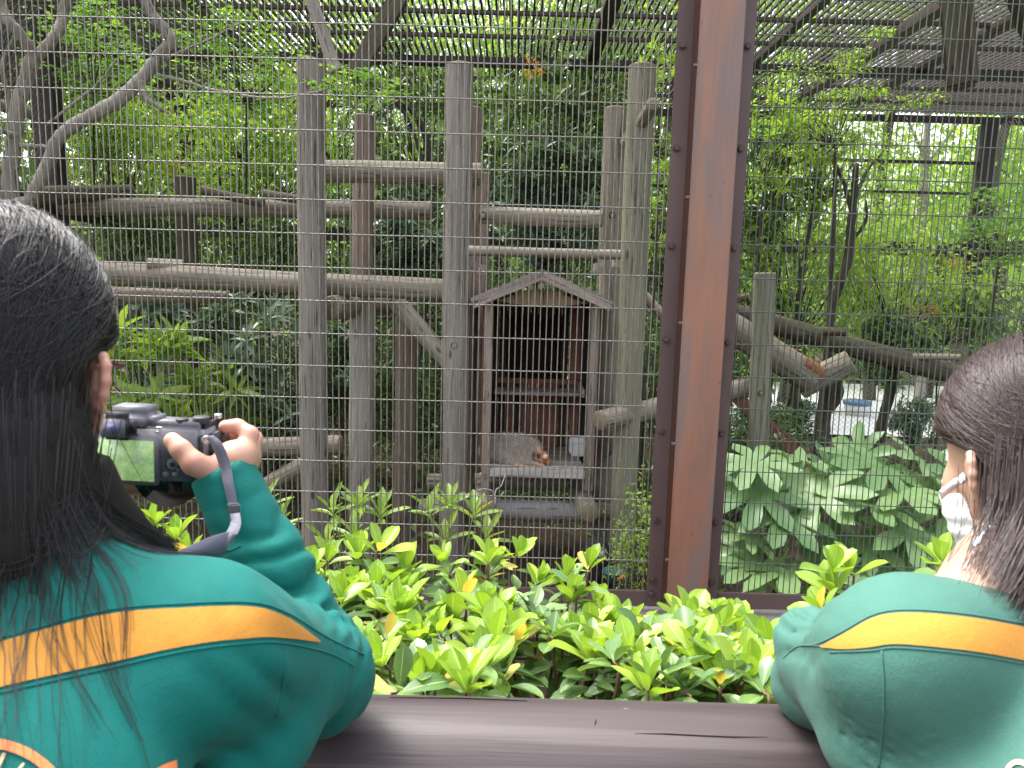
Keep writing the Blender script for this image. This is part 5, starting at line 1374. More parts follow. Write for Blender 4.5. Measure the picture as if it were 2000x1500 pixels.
# ================================================================== PEOPLE
def V3(p): return tuple(float(x) for x in p)
def head_frame(centre, yaw, pitch, roll=0):
    """yaw: turn of the face from +Y towards +X; pitch: looking down"""
    R = Matrix.Rotation(-math.radians(yaw), 3, 'Z') @ Matrix.Rotation(-math.radians(pitch), 3, 'X') @ Matrix.Rotation(math.radians(roll), 3, 'Y')
    return R, Vector(centre)
def head_prims(R, c, s=1.0):
    Rn = np.array(R)
    def L(x, y, z): return V3(c + R @ Vector((x * s, y * s, z * s)))
    def r3(*a): return tuple(x * s for x in a)
    P = [('e', L(0, -.008, .012), r3(.072, .090, .088), Rn), ('e', L(0, .028, -.045), r3(.056, .058, .075), Rn, .02), ('e', L(0, .046, -.098), r3(.030, .034, .026), Rn, .025)]
    for sx in (-1, 1):
        P += [('e', L(sx * .034, .056, -.042), r3(.023, .023, .028), Rn, .012), ('c', L(sx * .054, -.002, -.075), L(sx * .024, .048, -.108), .013 * s, .012 * s, .02)]
    P += [('c', L(0, .084, -.004), L(0, .098, -.042), .008 * s, .011 * s, .016), ('e', L(0, .090, -.046), r3(.016, .010, .008), Rn, .01), ('e', L(0, .087, -.072), r3(.022, .009, .0055), Rn, .008), ('e', L(0, .088, -.082), r3(.019, .009, .006), Rn, .008)]
    return P, L
def make_ear(L, sx, parent, base, mat):
    """outer ear: rim, bowl and lobe; stands off the head"""
    def E(b, u, o=0.0): return V3(L(sx * (.0715 + .78 * b + o), .006 - .74 * b, -.034 + u))
    rim = [(.004, .014), (.006, .024), (.014, .031), (.024, .031), (.031, .024), (.033, .012), (.031, .0), (.026, -.012), (.019, -.021)]
    P = []
    for i in range(len(rim) - 1): P.append(('c', E(*rim[i]), E(*rim[i + 1]), .0042 - .0001 * i, .0042 - .0001 * i, .004))
    P += [('c', E(.019, -.021), E(.011, -.029), .0048, .0062, .006), ('c', E(.011, -.029), E(.004, -.020), .0062, .0045, .006), ('c', E(.010, .018, -.002), E(.012, -.012, -.002), .0075, .0065, .008), ('c', E(.022, .016, -.001), E(.020, -.006, -.001), .0052, .0050, .008), ('c', E(.0, .012, -.006), E(.0, -.018, -.006), .010, .009, .008)]
    c = np.array(E(.015, 0)); return surface('ear', field(P), c - .05, c + .05, .0019, mat, parent, base, 2)
def lock(guide, n, s0, s1, k=28, swirl=.25):
    """a lock of hair along a guide curve of world points"""
    G = catmull([Vector(p) for p in guide], 8); m = len(G); G = np.array([V3(p) for p in G]); idx = np.linspace(0, m - 1, k); i = np.minimum(idx.astype(int), m - 2); f = (idx - i)[:, None]; G = G[i] * (1 - f) + G[i + 1] * f
    T = np.gradient(G, axis=0); T /= np.linalg.norm(T, axis=1, keepdims=True)
    o = rng.normal(size=(n, 3)); t = np.linspace(0, 1, k)[None, :, None]
    sp = (s0 + (s1 - s0) * t); P = G[None] + o[:, None, :] * sp
    ph = rng.random((n, 1, 1)) * 6.28; P = P + np.sin(t * 7 + ph) * rng.normal(size=(n, 1, 3)) * .0025 * swirl * 4 * t
    return P
def fold_field(f, folds, amp=.002):
    """cloth: gentle waves everywhere plus creases round given points (centre, axis, wavelength, radius, amplitude)"""
    def g(P):
        d = f(P)
        d = d + amp * (np.sin(P[:, 0] * 31 + P[:, 2] * 19) * np.sin(P[:, 1] * 27 - P[:, 2] * 23 + 1.3) + .5 * np.sin(P[:, 0] * 57 - P[:, 1] * 49 + P[:, 2] * 38))
        for c, ax, wl, rad, am in folds:
            q = P - np.asarray(c, float); a = np.asarray(ax, float); a = a / np.linalg.norm(a); w = np.exp(-(q * q).sum(1) / (rad * rad))
            t = q @ a + .012 * np.sin(q @ np.array([37., 21., 29.])) + .006 * np.sin(q @ np.array([-61., 83., 47.]))
            s = np.sin(2 * math.pi * t / wl)
            d = d + am * w * (1 - np.abs(s)) ** 1.5 * 1.6 - am * w * .6
        return d
    return g
def project_strip(bvh, upper, lower, n, m, off):
    """a strip of cloth laid on the body between two outlines given in photo pixels"""
    def resample(K, n):
        C = catmull([Vector((a, b, 0)) for a, b in K], 12); L = [0]
        for i in range(1, len(C)): L.append(L[-1] + (C[i] - C[i - 1]).length)
        out = []; j = 0
        for i in range(n):
            t = L[-1] * i / (n - 1)
            while j < len(L) - 2 and L[j + 1] < t: j += 1
            f = (t - L[j]) / max(1e-6, L[j + 1] - L[j]); out.append(C[j].lerp(C[j + 1], f))
        return out
    U, Lo = resample(upper, n), resample(lower, n); V = []; F = []; ok = []
    for i in range(n):
        for k in range(m):
            p = U[i].lerp(Lo[i], k / (m - 1)); d = (_f + _r * ((p.x - 1000) / FPX) + _u * ((750 - p.y) / FPX)).normalized()
            h, nn, _, _ = bvh.ray_cast(CAM, d)
            if h is None: V.append(CAM + d * .6); ok.append(False)
            else:
                if nn.dot(d) > 0: nn = -nn
                V.append(h + (nn * .6 - d * .4).normalized() * off); ok.append(True)
    for i in range(n - 1):
        for k in range(m - 1):
            a = i * m + k; q = (a, a + m, a + m + 1, a + 1)
            if all(ok[x] for x in q): F.append(q)
    return V, F
def strip_part(name, bvh, upper, lower, mat, parent, base, n=60, m=7, off=.0016):
    V, F = project_strip(bvh, upper, lower, n, m, off); return mesh_obj(name, [v - Vector(base) for v in V], F, mat, parent)
def seam_part(name, bvh, line, r, mat, parent, base, off=.0002):
    P = []
    for p in catmull([Vector((a, b, 0)) for a, b in line], 8):
        d = (_f + _r * ((p.x - 1000) / FPX) + _u * ((750 - p.y) / FPX)).normalized(); h = bvh.ray_cast(CAM, d)[0]
        if h is not None and (not P or (h - P[-1]).length < .03): P.append(h - d * off)
    if len(P) > 3: return tube(name, [p - Vector(base) for p in P], r, mat, parent, 6)
def hand_prims(wrist, palm_c, fingers, thumb, rp=.019):
    P = [('c', V3(wrist), V3(palm_c), .024, rp, .02)]
    for ch, r in fingers:
        a = palm_c
        P.append(('c', V3(Vector(palm_c).lerp(Vector(ch[0]), .2)), V3(ch[0]), rp * .8, r * 1.15, .012))
        for i in range(len(ch) - 1): P.append(('c', V3(ch[i]), V3(ch[i + 1]), r * (1.05 - .1 * i), r * (.97 - .1 * i), .004))
    t = thumb
    for i in range(len(t) - 1): P.append(('c', V3(t[i]), V3(t[i + 1]), .0135 - .0018 * i, .0125 - .0018 * i, .012 if i == 0 else .004))
    return P
def rooted(R, c, n, keep, s=1.0, infl=.004):
    """points spread over the scalp"""
    u = unit(n * 4); q = u * (np.array([.074, .092, .090]) * s + infl) + np.array([0, -.008, .012]) * s
    k = keep(q / s); q = q[k][:n]; nr = u[k][:n]; Rn = np.array(R)
    return q @ Rn.T + np.array(c), nr @ Rn.T, q

# ------------------------------------------------------------------ the person with the camera, left
DV0, DVS = W(285, 885, .775), .775 / FPX * 1.012
def dv(u, v, dz=0.0):
    """point of the hand camera: photo pixel on its back plane, dz towards the viewer"""
    a = math.radians(-1.5); x, y = (u - 285) * DVS, -(v - 885) * DVS
    return DV0 + Vector((x, 0, 0)) + Vector((0, .0, y)) + Vector((0, -dz, 0)) + Vector((0, 0, x * math.tan(math.radians(-1.5))))
hc1 = W(4, 676, .62); R1, _c = head_frame(hc1, -2, 8, 3)
P1 = empty('person', (-.42, .3, 0), label='person with long black hair and a teal jersey holding up a camera', cat='person')
pb1 = Vector((-.42, .3, 0))
hp1, L1 = head_prims(R1, hc1, 1.0)
NB = W(25, 1075, .56); SR = W(398, 1256, .56); SL = Vector((NB.x - .165, .50, SR.z - .01))
ER = W(622, 1318, .755); WR_ = dv(428, 935, -.012)
EL = Vector((SL.x + .03, .70, 1.08)); WL = dv(150, 985, -.02)
torso1 = [('e', (-.40, .45, 1.10), (.185, .115, .17), np.array(Matrix.Rotation(math.radians(-22), 3, 'X'))), ('e', (-.415, .33, .93), (.15, .11, .17), None, .06), ('e', (-.42, .25, .80), (.165, .12, .11), None, .06),
          ('c', V3(NB + Vector((0, -.01, -.02))), V3(SR + Vector((-.02, 0, .0))), .056, .058, .05), ('c', V3(NB + Vector((0, -.01, -.02))), V3(SL), .058, .066, .05)]
arm1r = [('c', V3(SR + Vector((0, 0, -.006))), V3(ER), .067, .058, .03), ('c', V3(ER), V3(ER.lerp(WR_, .55)), .056, .042, .02), ('c', V3(ER.lerp(WR_, .55)), V3(WR_ + Vector((0, 0, .008))), .042, .033, .02)]
torso1 += [('e', V3(W(455, 1430, .62)), (.075, .08, .055), None, .05)]
arm1l = [('c', V3(SL), V3(EL), .07, .056, .03), ('c', V3(EL), V3(WL), .054, .034, .02)]
in_ = .010
body1 = hp1 + [('c', V3(hc1 + R1 @ Vector((0, -.02, -.08))), V3(NB), .052, .056, .03)] + [('e', (-.40, .45, 1.10), (.17, .10, .15), np.array(Matrix.Rotation(math.radians(-22), 3, 'X')), .05),
         ('c', V3(NB + Vector((0, -.01, -.04))), V3(SR), .036, .04, .03), ('c', V3(NB + Vector((0, -.01, -.04))), V3(SL), .036, .04, .03)]
fR = [([dv(466, 884, -.022), dv(468, 852, -.036), dv(440, 838, -.040), dv(418, 838, -.036)], .0098),
      ([dv(467, 894, -.034), dv(462, 870, -.058), dv(430, 866, -.070), dv(408, 868, -.066)], .0096),
      ([dv(462, 908, -.036), dv(456, 890, -.062), dv(428, 884, -.072), dv(408, 886, -.068)], .0092),
      ([dv(456, 920, -.034), dv(448, 910, -.056), dv(424, 904, -.066), dv(408, 904, -.062)], .0082)]
hR = hand_prims(WR_, dv(446, 898, -.016), fR, [dv(418, 912, .006), dv(392, 893, .016), dv(366, 868, .0135), dv(346, 853, .009)])
fL = [([dv(150, 950, -.03), dv(170, 945, -.06), dv(200, 955, -.075)], .0095), ([dv(152, 962, -.035), dv(175, 962, -.068), dv(205, 972, -.082)], .0095), ([dv(155, 975, -.04), dv(180, 980, -.07), dv(208, 988, -.082)], .009), ([dv(158, 988, -.042), dv(182, 998, -.066), dv(206, 1003, -.074)], .008)]
hL = hand_prims(WL, dv(145, 960, -.03), fL, [dv(140, 945, -.012), dv(148, 915, -.004), dv(158, 890, -.004)])
fb1 = field(body1)
bo1 = surface('body', fb1, (-.68, .30, .92), (-.16, .82, 1.60), .0045, M['skin'], P1, pb1, 1)
for sx in (-1, 1): make_ear(L1, sx, P1, pb1, M['skin_pink'])
ho1 = surface('hand', field(hR), np.array(dv(320, 950, 0)) - np.array([.0, .1, .03]), np.array(dv(500, 820, 0)) + np.array([0, .12, .03]), .0021, M['skin_pink'], P1, pb1, 1)
ho2 = surface('hand', field(hL), np.array(dv(100, 1030, 0)) - np.array([.02, .1, .03]), np.array(dv(240, 860, 0)) + np.array([.0, .12, .03]), .003, M['skin_pink'], P1, pb1, 1)
mid_el = ER + Vector((0, 0, .02))
jf1 = field(torso1 + arm1r + arm1l)
up_ax = np.array(V3((ER - SR).normalized())); fo_ax = np.array(V3((WR_ - ER).normalized()))
folds1 = [(V3(ER + Vector((-.01, -.01, .045))), tuple(up_ax * .5 + fo_ax), .055, .05, .006), (V3(ER + Vector((.01, -.03, .06))), (.5, .2, -.8), .050, .05, .005), (V3(ER.lerp(WR_, .45)), tuple(fo_ax), .07, .07, .009), (V3(ER + Vector((.02, -.02, -.0))), (.6, .3, -.7), .08, .06, .004),
          (V3(SR + Vector((.06, -.02, -.02))), (1, .3, .5), .08, .07, .004), (V3(SR + Vector((-.02, .04, -.09))), (1, .1, .6), .09, .08, .005), (V3(WR_ + Vector((0, 0, -.03))), (0, 0, 1), .03, .03, .004)]
def cut1(P, f=fold_field(jf1, folds1, .0018)):
    d = f(P); d = np.maximum(d, .76 - P[:, 2])
    # open cuffs: stop at the wrists
    for w, a in ((WR_, fo_ax), (WL, np.array(V3((WL - EL).normalized())))):
        q = (P - np.array(V3(w))); near = (q * q).sum(1) < .0064
        d = np.where(near, np.maximum(d, q @ a - .010), d)
    # neck opening
    q = P - np.array(V3(NB)); d = np.where((q * q).sum(1) < .0055, np.maximum(d, q @ np.array([.0, .25, .97]) - .056), d)
    return d
je1 = surface('jersey', cut1, (-.80, .10, .74), (-.09, .90, 1.42), .0047, M['jersey_teal'], P1, pb1, 1)
bv1 = bvh_of(je1, pb1)
strip_part('jersey_stripe', bv1, [(-260, 1330), (-100, 1282), (0, 1255), (200, 1202), (360, 1188), (490, 1186), (560, 1207), (624, 1252)], [(-260, 1420), (-100, 1370), (0, 1343), (200, 1298), (360, 1262), (490, 1246), (560, 1247), (622, 1255)], M['stripe'], je1, (0, 0, 0), 90, 8).location = (0, 0, 0)
for o in list(je1.children): o.location = -pb1
for ln in ([(0, 1353), (200, 1308), (360, 1272), (490, 1256), (560, 1257), (640, 1275), (690, 1300)], [(0, 1246), (200, 1193), (360, 1179), (490, 1177), (560, 1197), (640, 1245), (710, 1278)], [(556, 1262), (556, 1300), (550, 1350), (540, 1400)], [(372, 1062), (440, 1075), (470, 1066)]):
    s = seam_part('seam', bv1, ln, .0011, M['jersey_teal'], je1, pb1, .0003)
# printed crest and lettering, only its upper edge is in the picture
def arc(cx, cy, r, a0, a1, n=16): return [(cx + r * math.cos(math.radians(a)), cy - r * math.sin(math.radians(a))) for a in np.linspace(a0, a1, n)]
def flat_part(name, bv, U, Lw, mat, jer, pb, n=30, m=4):
    o = strip_part(name, bv, U, Lw, mat, jer, pb, n, m, .0018); return o
flat_part('crest_ring', bv1, arc(-25, 1620, 178, 150, 10), arc(-25, 1620, 158, 150, 10), M['print'], je1, pb1)
flat_part('print_stroke', bv1, [(-8, 1500), (6, 1470)], [(-2, 1503), (12, 1473)], M['print2'], je1, pb1, 6, 3)
flat_part('print_stroke', bv1, [(34, 1502), (45, 1490)], [(40, 1504), (48, 1492)], M['print2'], je1, pb1, 6, 3)
flat_part('print_letter', bv1, [(296, 1506), (318, 1494), (342, 1485)], [(330, 1530), (338, 1515), (343, 1500)], M['print'], je1, pb1, 10, 5)
# trousers and shoes
tr1 = [('e', (-.42, .25, .80), (.17, .125, .11)), ('c', (-.50, .24, .78), (-.51, .30, .45), .085, .06, .05), ('c', (-.51, .30, .45), (-.51, .22, .09), .06, .05, .03), ('c', (-.34, .24, .78), (-.33, .26, .45), .085, .06, .05), ('c', (-.33, .26, .45), (-.33, .16, .09), .06, .05, .03)]
surface('trousers', field(tr1), (-.68, .05, .0), (-.18, .45, .92), .014, M['trousers'], P1, pb1, 1)
for x, y in ((-.51, .26), (-.33, .20)): surface('shoe', field([('e', (x, y, .045), (.046, .13, .045)), ('e', (x, y + .07, .03), (.046, .06, .03))]), (x - .07, y - .16, -.01), (x + .07, y + .17, .12), .01, M['shoe'], P1, pb1, 1)
# hair: dark underlayer, then strands
def LL(L, *p): return L(*p)
hairmass1 = [('e', V3(hc1 + R1 @ Vector((0, -.016, .016))), (.083, .100, .100), np.array(R1)), ('c', V3(hc1 + R1 @ Vector((-.01, -.055, -.03))), V3(W(-30, 980, .54)), .060, .06, .05), ('c', V3(W(30, 880, .575)), V3(W(120, 1010, .60)), .055, .045, .04),
             ('c', V3(W(120, 1010, .60)), V3(W(235, 1065, .635)), .044, .022, .04), ('c', V3(W(235, 1065, .635)), V3(W(325, 1092, .66)), .024, .006, .03), ('c', V3(W(-30, 960, .54)), V3(W(20, 1090, .51)), .055, .02, .05)]
fh1 = field(hairmass1)
def hair_cut1(P):
    d = fh1(P); q = (P - np.array(V3(hc1))) @ np.array(R1)          # to the head's own axes
    return np.maximum(d, np.where(q[:, 2] > -.085, q[:, 1] - (-.030 + np.clip((q[:, 2] + .006) * 4.0, 0, .088)), -1))
hs1 = surface('hair', hair_cut1, (-.62, .36, 1.08), (-.24, .76, 1.58), .0055, M['hair_base'], P1, pb1, 2)
def off_ear(paths, R, c, ymin=-.024, zmin=-.078):
    """drops strands that would fall over the ear or the cheek"""
    q = (paths - np.array(V3(c))) @ np.array(R)
    bad = ((q[..., 1] > ymin) & (q[..., 2] < -.004) & (q[..., 2] > zmin) & (np.abs(q[..., 0]) > .02)).any(1)
    return paths[~bad]
def swept(R, c, roots, q, coll, n1, n2, A, B, step, gz, wind, after, noise=.03):
    """strands led past A (above and behind the ear), then B (nape), then left to fall"""
    Rn = np.array(R); cc = np.array(V3(c)); P = roots.copy(); sx = np.where(q[:, 0:1] >= 0, 1.0, -1.0); mix = np.clip(np.abs(q[:, 0:1]) / .05, 0, 1)
    loc = lambda t: np.concatenate([sx * t[0] * (.35 + .65 * mix), np.full_like(sx, t[1]), np.full_like(sx, t[2])], 1)
    TA = loc(A) + rng.normal(size=P.shape) * np.array([.004, .012, .016]); TB = loc(B) + rng.normal(size=P.shape) * np.array([.008, .010, .012])
    front = q[:, 1] > A[1]
    tA = TA @ Rn.T + cc; tB = TB @ Rn.T + cc; D = (tA - P); D /= np.linalg.norm(D, axis=1, keepdims=True); D[~front] = np.array([0, -.4, -.6]); path = [P.copy()]; stage = np.where(front, 0, 1)
    for i in range(n1 + n2):
        tgt = np.where((stage == 0)[:, None], tA, tB); to = tgt - P; ds = np.linalg.norm(to, axis=1, keepdims=True); stage = np.where((ds[:, 0] < .022) & (stage < 2), stage + 1, stage)
        if i > n1: stage[:] = 2
        pull = np.where((stage < 2)[:, None], to / (ds + 1e-6) * .45, after + np.array([0, 0, gz])) + np.asarray(wind) * (stage == 2)[:, None]
        D = D + pull + rng.normal(size=D.shape) * noise; D /= np.linalg.norm(D, axis=1, keepdims=True); P = P + D * step
        d = coll(P); m = d < .0025
        if m.any():
            Q = P[m]; e = .003; g = np.stack([coll(Q + np.eye(3)[a] * e) - coll(Q - np.eye(3)[a] * e) for a in range(3)], 1); g /= (np.linalg.norm(g, axis=1, keepdims=True) + 1e-9)
            P[m] = Q + g * (.0025 - d[m])[:, None]; D[m] -= g * np.minimum((D[m] * g).sum(1, keepdims=True), 0)
        path.append(P.copy())
    return np.stack(path, 1)
allf1 = field([*hairmass1[:2]] + torso1 + [arm1r[0]] + hp1[:2])
def keep1(q): return (q[:, 1] < -.030 + np.clip((q[:, 2] + .008) * 4.0, 0, .085)) & (q[:, 2] > -.075)
rt, nr, q = rooted(R1, hc1, 4200, keep1, 1.0, .010)
g1 = off_ear(swept(R1, hc1, rt, q, allf1, 16, 10, (.060, -.046, .018), (.030, -.066, -.075), .0105, -.55, (.0, .01, 0), np.array([0., 0., 0.])), R1, hc1, -.026, -.11)
g1 = shorten(thicken(g1, 4, .0030), .70)
hair_obj('hair_strands', g1, .00036, .00012, M['hair_black'], hs1, pb1)
# the lock swept forward under the ear, over the shoulder
for gd, n_, s0_, s1_ in (([W(60, 860, .565), W(125, 985, .562), W(230, 1046, .598), W(338, 1084, .638)], 1900, .012, .005), ([W(30, 800, .575), W(60, 920, .58), W(150, 1000, .60), W(240, 1050, .63), W(338, 1086, .655)], 1700, .020, .0045), ([W(80, 860, .59), W(115, 930, .59), W(172, 990, .61), W(255, 1045, .635), W(345, 1090, .66)], 1100, .010, .0040),
                         ([W(20, 820, .56), W(30, 950, .555), W(70, 1030, .56), W(160, 1075, .59), W(270, 1085, .63)], 1500, .024, .007), ([W(-40, 820, .545), W(-30, 960, .53), W(-20, 1060, .52), W(10, 1110, .515), W(40, 1150, .51)], 1500, .028, .012)):
    hair_obj('hair_strands', shorten(lock(gd, n_, s0_, s1_), .7), .00038, .00012, M['hair_black'], hs1, pb1)
# loose strands down the back, over the stripe
n = 26; t = rng.random(n)
st = np.array([V3(W(-60 + 240 * a, 1070 + 50 * a, .485)) for a in t]) + rng.normal(size=(n, 3)) * .01
g3 = groom(st, np.tile((-.05, -.15, -1.0), (n, 1)) + rng.normal(size=(n, 3)) * .12, field(torso1), 26, .0080, .12, .004, .06, (-.06, 0, 0))
hair_obj('hair_strands', shorten(thicken(g3, 2, .0012), .3), .00022, .00006, M['hair_black'], hs1, pb1)
# spectacles, only the temple shows
M['glasses'] = plain('dark_red_spectacle_frame', (.10, .01, .025), .35)
gl = [L1(.074, -.002, -.006), L1(.075, .03, -.008), L1(.068, .066, -.010), L1(.055, .085, -.012)]
gb = tube('spectacles', catmull([Vector(x) for x in gl], 4), .0022, M['glasses'], None, 8); gb.location = (0, 0, 0)
gb2 = empty('spectacles', hc1, label='dark red spectacles worn by the person with the camera', cat='spectacles')
gb.parent = gb2; gb.name = 'temple'; gb.location = -hc1
o = gb.copy(); COL.objects.link(o); o.data = gb.data.copy(); Mi = R1.to_4x4() @ Matrix.Scale(-1, 4, (1, 0, 0)) @ R1.inverted().to_4x4(); o.matrix_local = Mi @ Matrix.Translation(-hc1) ; o.parent = gb2
for sx in (-1, 1):
    tube('rim', [Vector(L1(sx * .030 + .018 * math.cos(a), .080, -.012 + .014 * math.sin(a))) - hc1 for a in np.linspace(0, 2 * math.pi, 17)], .0016, M['glasses'], gb2, 6)
def face_bits(L, parent, base, brow=True):
    M.setdefault('eye', plain('eye_white', (.75, .73, .70), .25)); M.setdefault('iris', plain('dark_iris', (.03, .015, .01), .15)); M.setdefault('lip', plain('lip', (.48, .20, .17), .5))
    for sx in (-1, 1):
        c = Vector(L(sx * .030, .0665, -.010))
        e = surface('eye', field([('e', V3(c), (.0115,) * 3)]), np.array(c) - .02, np.array(c) + .02, .003, M['eye'], parent, base, 1)
        c2 = Vector(L(sx * .030, .0745, -.011)); surface('iris', field([('e', V3(c2), (.0045,) * 3)]), np.array(c2) - .008, np.array(c2) + .008, .0015, M['iris'], e, base, 1)
        if brow: tube('eyebrow', [Vector(L(sx * a, b, z)) - Vector(base) for a, b, z in ((.014, .083, .012), (.028, .080, .017), (.042, .070, .013))], [.0012, .002, .0008], M['hair_base'], parent, 6)
    tube('mouth', [Vector(L(x, y, -.077)) - Vector(base) for x, y in ((-.020, .082), (-.008, .090), (.008, .090), (.020, .082))], [.001, .002, .002, .001], M['lip'], parent, 6)
face_bits(L1, P1, pb1)

# ------------------------------------------------------------------ the camera in the hands
M['cam_body'] = plain('dark_grey_camera_shell', (.12, .12, .14), .42, .5, 0, 300, .15)
M['cam_dark'] = plain('black_rubber', (.018, .018, .022), .55, .4)
M['gloss_black'] = plain('glossy_black_barrel', (.012, .012, .012), .06, .6)
M['silver'] = plain('satin_silver', (.45, .45, .48), .3, .5, .9)
def screen_mat():
    t = NT('camera_screen'); v = t.coord('Object', per_object=False); n = t.noise(v, 40, 4, .6, .6); n2 = t.noise(v, 300, 2)
    c = t.ramp(n, [(.30, (.10, .13, .10)), (.45, (.10, .20, .06)), (.58, (.16, .26, .07)), (.75, (.30, .38, .26))])
    c = t.mix(t.ramp(n2, [(.5, .1), (.8, .45)]), c, (.35, .38, .33))
    b = t.bsdf(c, .25, None, .5); nd = b.node; t.l.new(c, nd.inputs['Emission Color']); nd.inputs['Emission Strength'].default_value = .25
    return t.done(b)
M['screen'] = screen_mat()
cb0 = Vector(dv(285, 885, 0))
CB = empty('camera', cb0, label='dark grey digital camera with a lit rear screen held at face height', cat='camera')
CB.rotation_euler = (0, math.radians(1.5), 0)
def cl(u, v, dz=0.0):
    """camera local coordinates: x right, z up, -y towards the viewer"""
    return Vector(((u - 285) * DVS, -dz, -(v - 885) * DVS))
def cbox(name, u0, v0, u1, v1, z0, z1, mat, parent=None, bev=.003, seg=3):
    a, b = cl(u0, v1, z0), cl(u1, v0, z1); c = (a + b) / 2; s = (abs(b.x - a.x), abs(b.y - a.y), abs(b.z - a.z))
    me = box_mesh(name, s, mat, bev, seg); o = obj(name, me, parent or CB, c)
    for p in me.polygons: p.use_smooth = True
    return o
cbox('shell', 172, 822, 398, 944, -.042, 0, M['cam_body'], bev=.008, seg=4)
cbox('grip', 368, 826, 412, 944, -.066, -.004, M['cam_dark'], bev=.012, seg=5)
cbox('viewfinder_hump', 196, 796, 300, 850, -.040, .004, M['cam_body'], bev=.010, seg=4)
ec = cbox('eyecup', 204, 802, 276, 856, .0, .020, M['cam_dark'], bev=.008, seg=4)
cbox('eyepiece', 216, 812, 264, 848, .0185, .0215, M['cam_body'], bev=.0012)
cbox('eyepiece_window', 230, 820, 252, 838, .0215, .0222, plain('eyepiece_glass', (.12, .12, .28), .1, .6), bev=.0003)
sf = cbox('screen_frame', 178, 850, 313, 949, .0, .0045, M['cam_body'], bev=.0018)
cbox('screen', 190, 858, 305, 940, .0046, .0052, M['screen'], bev=.0002)
def disc(name, u, v, r, z0, z1, mat, seg=28, parent=None):
    h = z1 - z0; R = r * DVS
    o = lathe(name, [(.0002, h), (R * .85, h), (R, h - min(.0006, h * .4)), (R, 0)], mat, parent or CB, seg); o.location = cl(u, v, z0); o.rotation_euler = (math.pi / 2, 0, 0); return o
for u, v, r in ((331, 877, 6), (324, 926, 6), (343, 925, 6), (348, 915, 4)): disc('button', u, v, r, 0, .0018, M['cam_body'])
disc('control_ring', 339, 904, 15, 0, .0016, M['cam_dark']); disc('control_pad', 339, 904, 11.5, .0016, .0026, M['cam_body']); disc('centre_button', 339, 904, 5, .0026, .0036, M['cam_dark'])
for u, v, w, h in ((312, 832, 14, 4), (309, 841, 8, 4)): cbox('top_key', u - w / 2, v - h / 2, u + w / 2, v + h / 2, -.0005, .0015, M['silver'], bev=.0006, seg=1)
def topdial(name, u, v, r, dz, h, mat):
    R = r * DVS; o = lathe(name, [(.0002, h), (R * .9, h), (R, h - .001), (R, 0)], mat, CB, 30); o.location = cl(u, v, dz); return o
topdial('mode_dial', 380, 826, 17, -.020, .007, M['cam_dark']); topdial('shutter_button', 392, 826, 8, -.050, .005, M['silver']); topdial('command_dial', 346, 824, 12, -.014, .004, M['cam_dark'])
lb = lathe('lens_barrel', [(.001, .0), (.040, .0), (.040, .02), (.043, .025), (.043, .07), (.040, .075), (.040, .10), (.036, .10), (.033, .085), (.001, .082)], M['gloss_black'], CB, 48)
lb.location = cl(300, 938, -.03); lb.rotation_euler = (-math.pi / 2, 0, 0)
lug = lathe('strap_lug', [(.0015, -.002), (.0045, -.002), (.0045, .002), (.0015, .002), (.0015, -.002)], M['silver'], CB, 14); lug.location = cl(408, 850, .004); lug.rotation_euler = (math.pi / 2, 0, 0)
# strap
M['strap'] = fabric('grey_blue_strap', (.13, .13, .17), 1500, .7, .1)
def hit_or(u, v, Y, off):
    d = (_f + _r * ((u - 1000) / FPX) + _u * ((750 - v) / FPX)).normalized(); h = bv1.ray_cast(CAM, d)[0]
    p = W(u, v, Y)
    if h is not None and h.y < p.y + .03: return h - d * off
    return p
def ribbon(name, rows, mat, parent, base, th=.0012):
    """rows of (left, right) photo pixel pairs with depth and clearance"""
    V = []; F = []; C0 = [hit_or(*r[0], r[2], r[3]) for r in rows]; C1 = [hit_or(*r[1], r[2], r[3]) for r in rows]
    A = catmull(C0, 5); B = catmull(C1, 5); n = len(A)
    for a, b in zip(A, B):
        t = Vector((0, th, 0)); V += [a, b, b + t, a + t]
    for i in range(n - 1):
        for k in range(4): F.append((i * 4 + k, i * 4 + (k + 1) % 4, (i + 1) * 4 + (k + 1) % 4, (i + 1) * 4 + k))
    F += [(3, 2, 1, 0), tuple(range((n - 1) * 4, n * 4))]
    return mesh_obj(name, [v - Vector(base) for v in V], F, mat, parent)
ST = empty('camera_strap', cb0, label='grey blue camera strap hanging from the camera over the teal sleeve', cat='strap')
ribbon('strap_webbing', [((404, 852), (416, 850), .765, .003), ((414, 872), (434, 868), .762, .003), ((428, 910), (449, 905), .76, .005), ((436, 945), (456, 942), .75, .006), ((444, 980), (462, 978), .74, .006), ((450, 1010), (466, 1008), .73, .006)], M['strap'], ST, cb0)
def free_ribbon(name, rows, th):
    V = []; F = []; A = catmull([W(*r[0], r[2]) for r in rows], 5); B = catmull([W(*r[1], r[2]) for r in rows], 5); n = len(A)
    for p, q in zip(A, B): t = Vector((0, th, 0)); V += [p - cb0, q - cb0, q + t - cb0, p + t - cb0]
    for i in range(n - 1):
        for k in range(4): F.append((i * 4 + k, i * 4 + (k + 1) % 4, (i + 1) * 4 + (k + 1) % 4, (i + 1) * 4 + k))
    F += [(3, 2, 1, 0), tuple(range((n - 1) * 4, n * 4))]; return mesh_obj(name, V, F, M['strap'], ST)
free_ribbon('strap_webbing', [((449, 1004), (468, 1002), .722), ((450, 1022), (470, 1026), .70), ((441, 1040), (458, 1052), .67), ((428, 1052), (440, 1074), .64)], .0012)
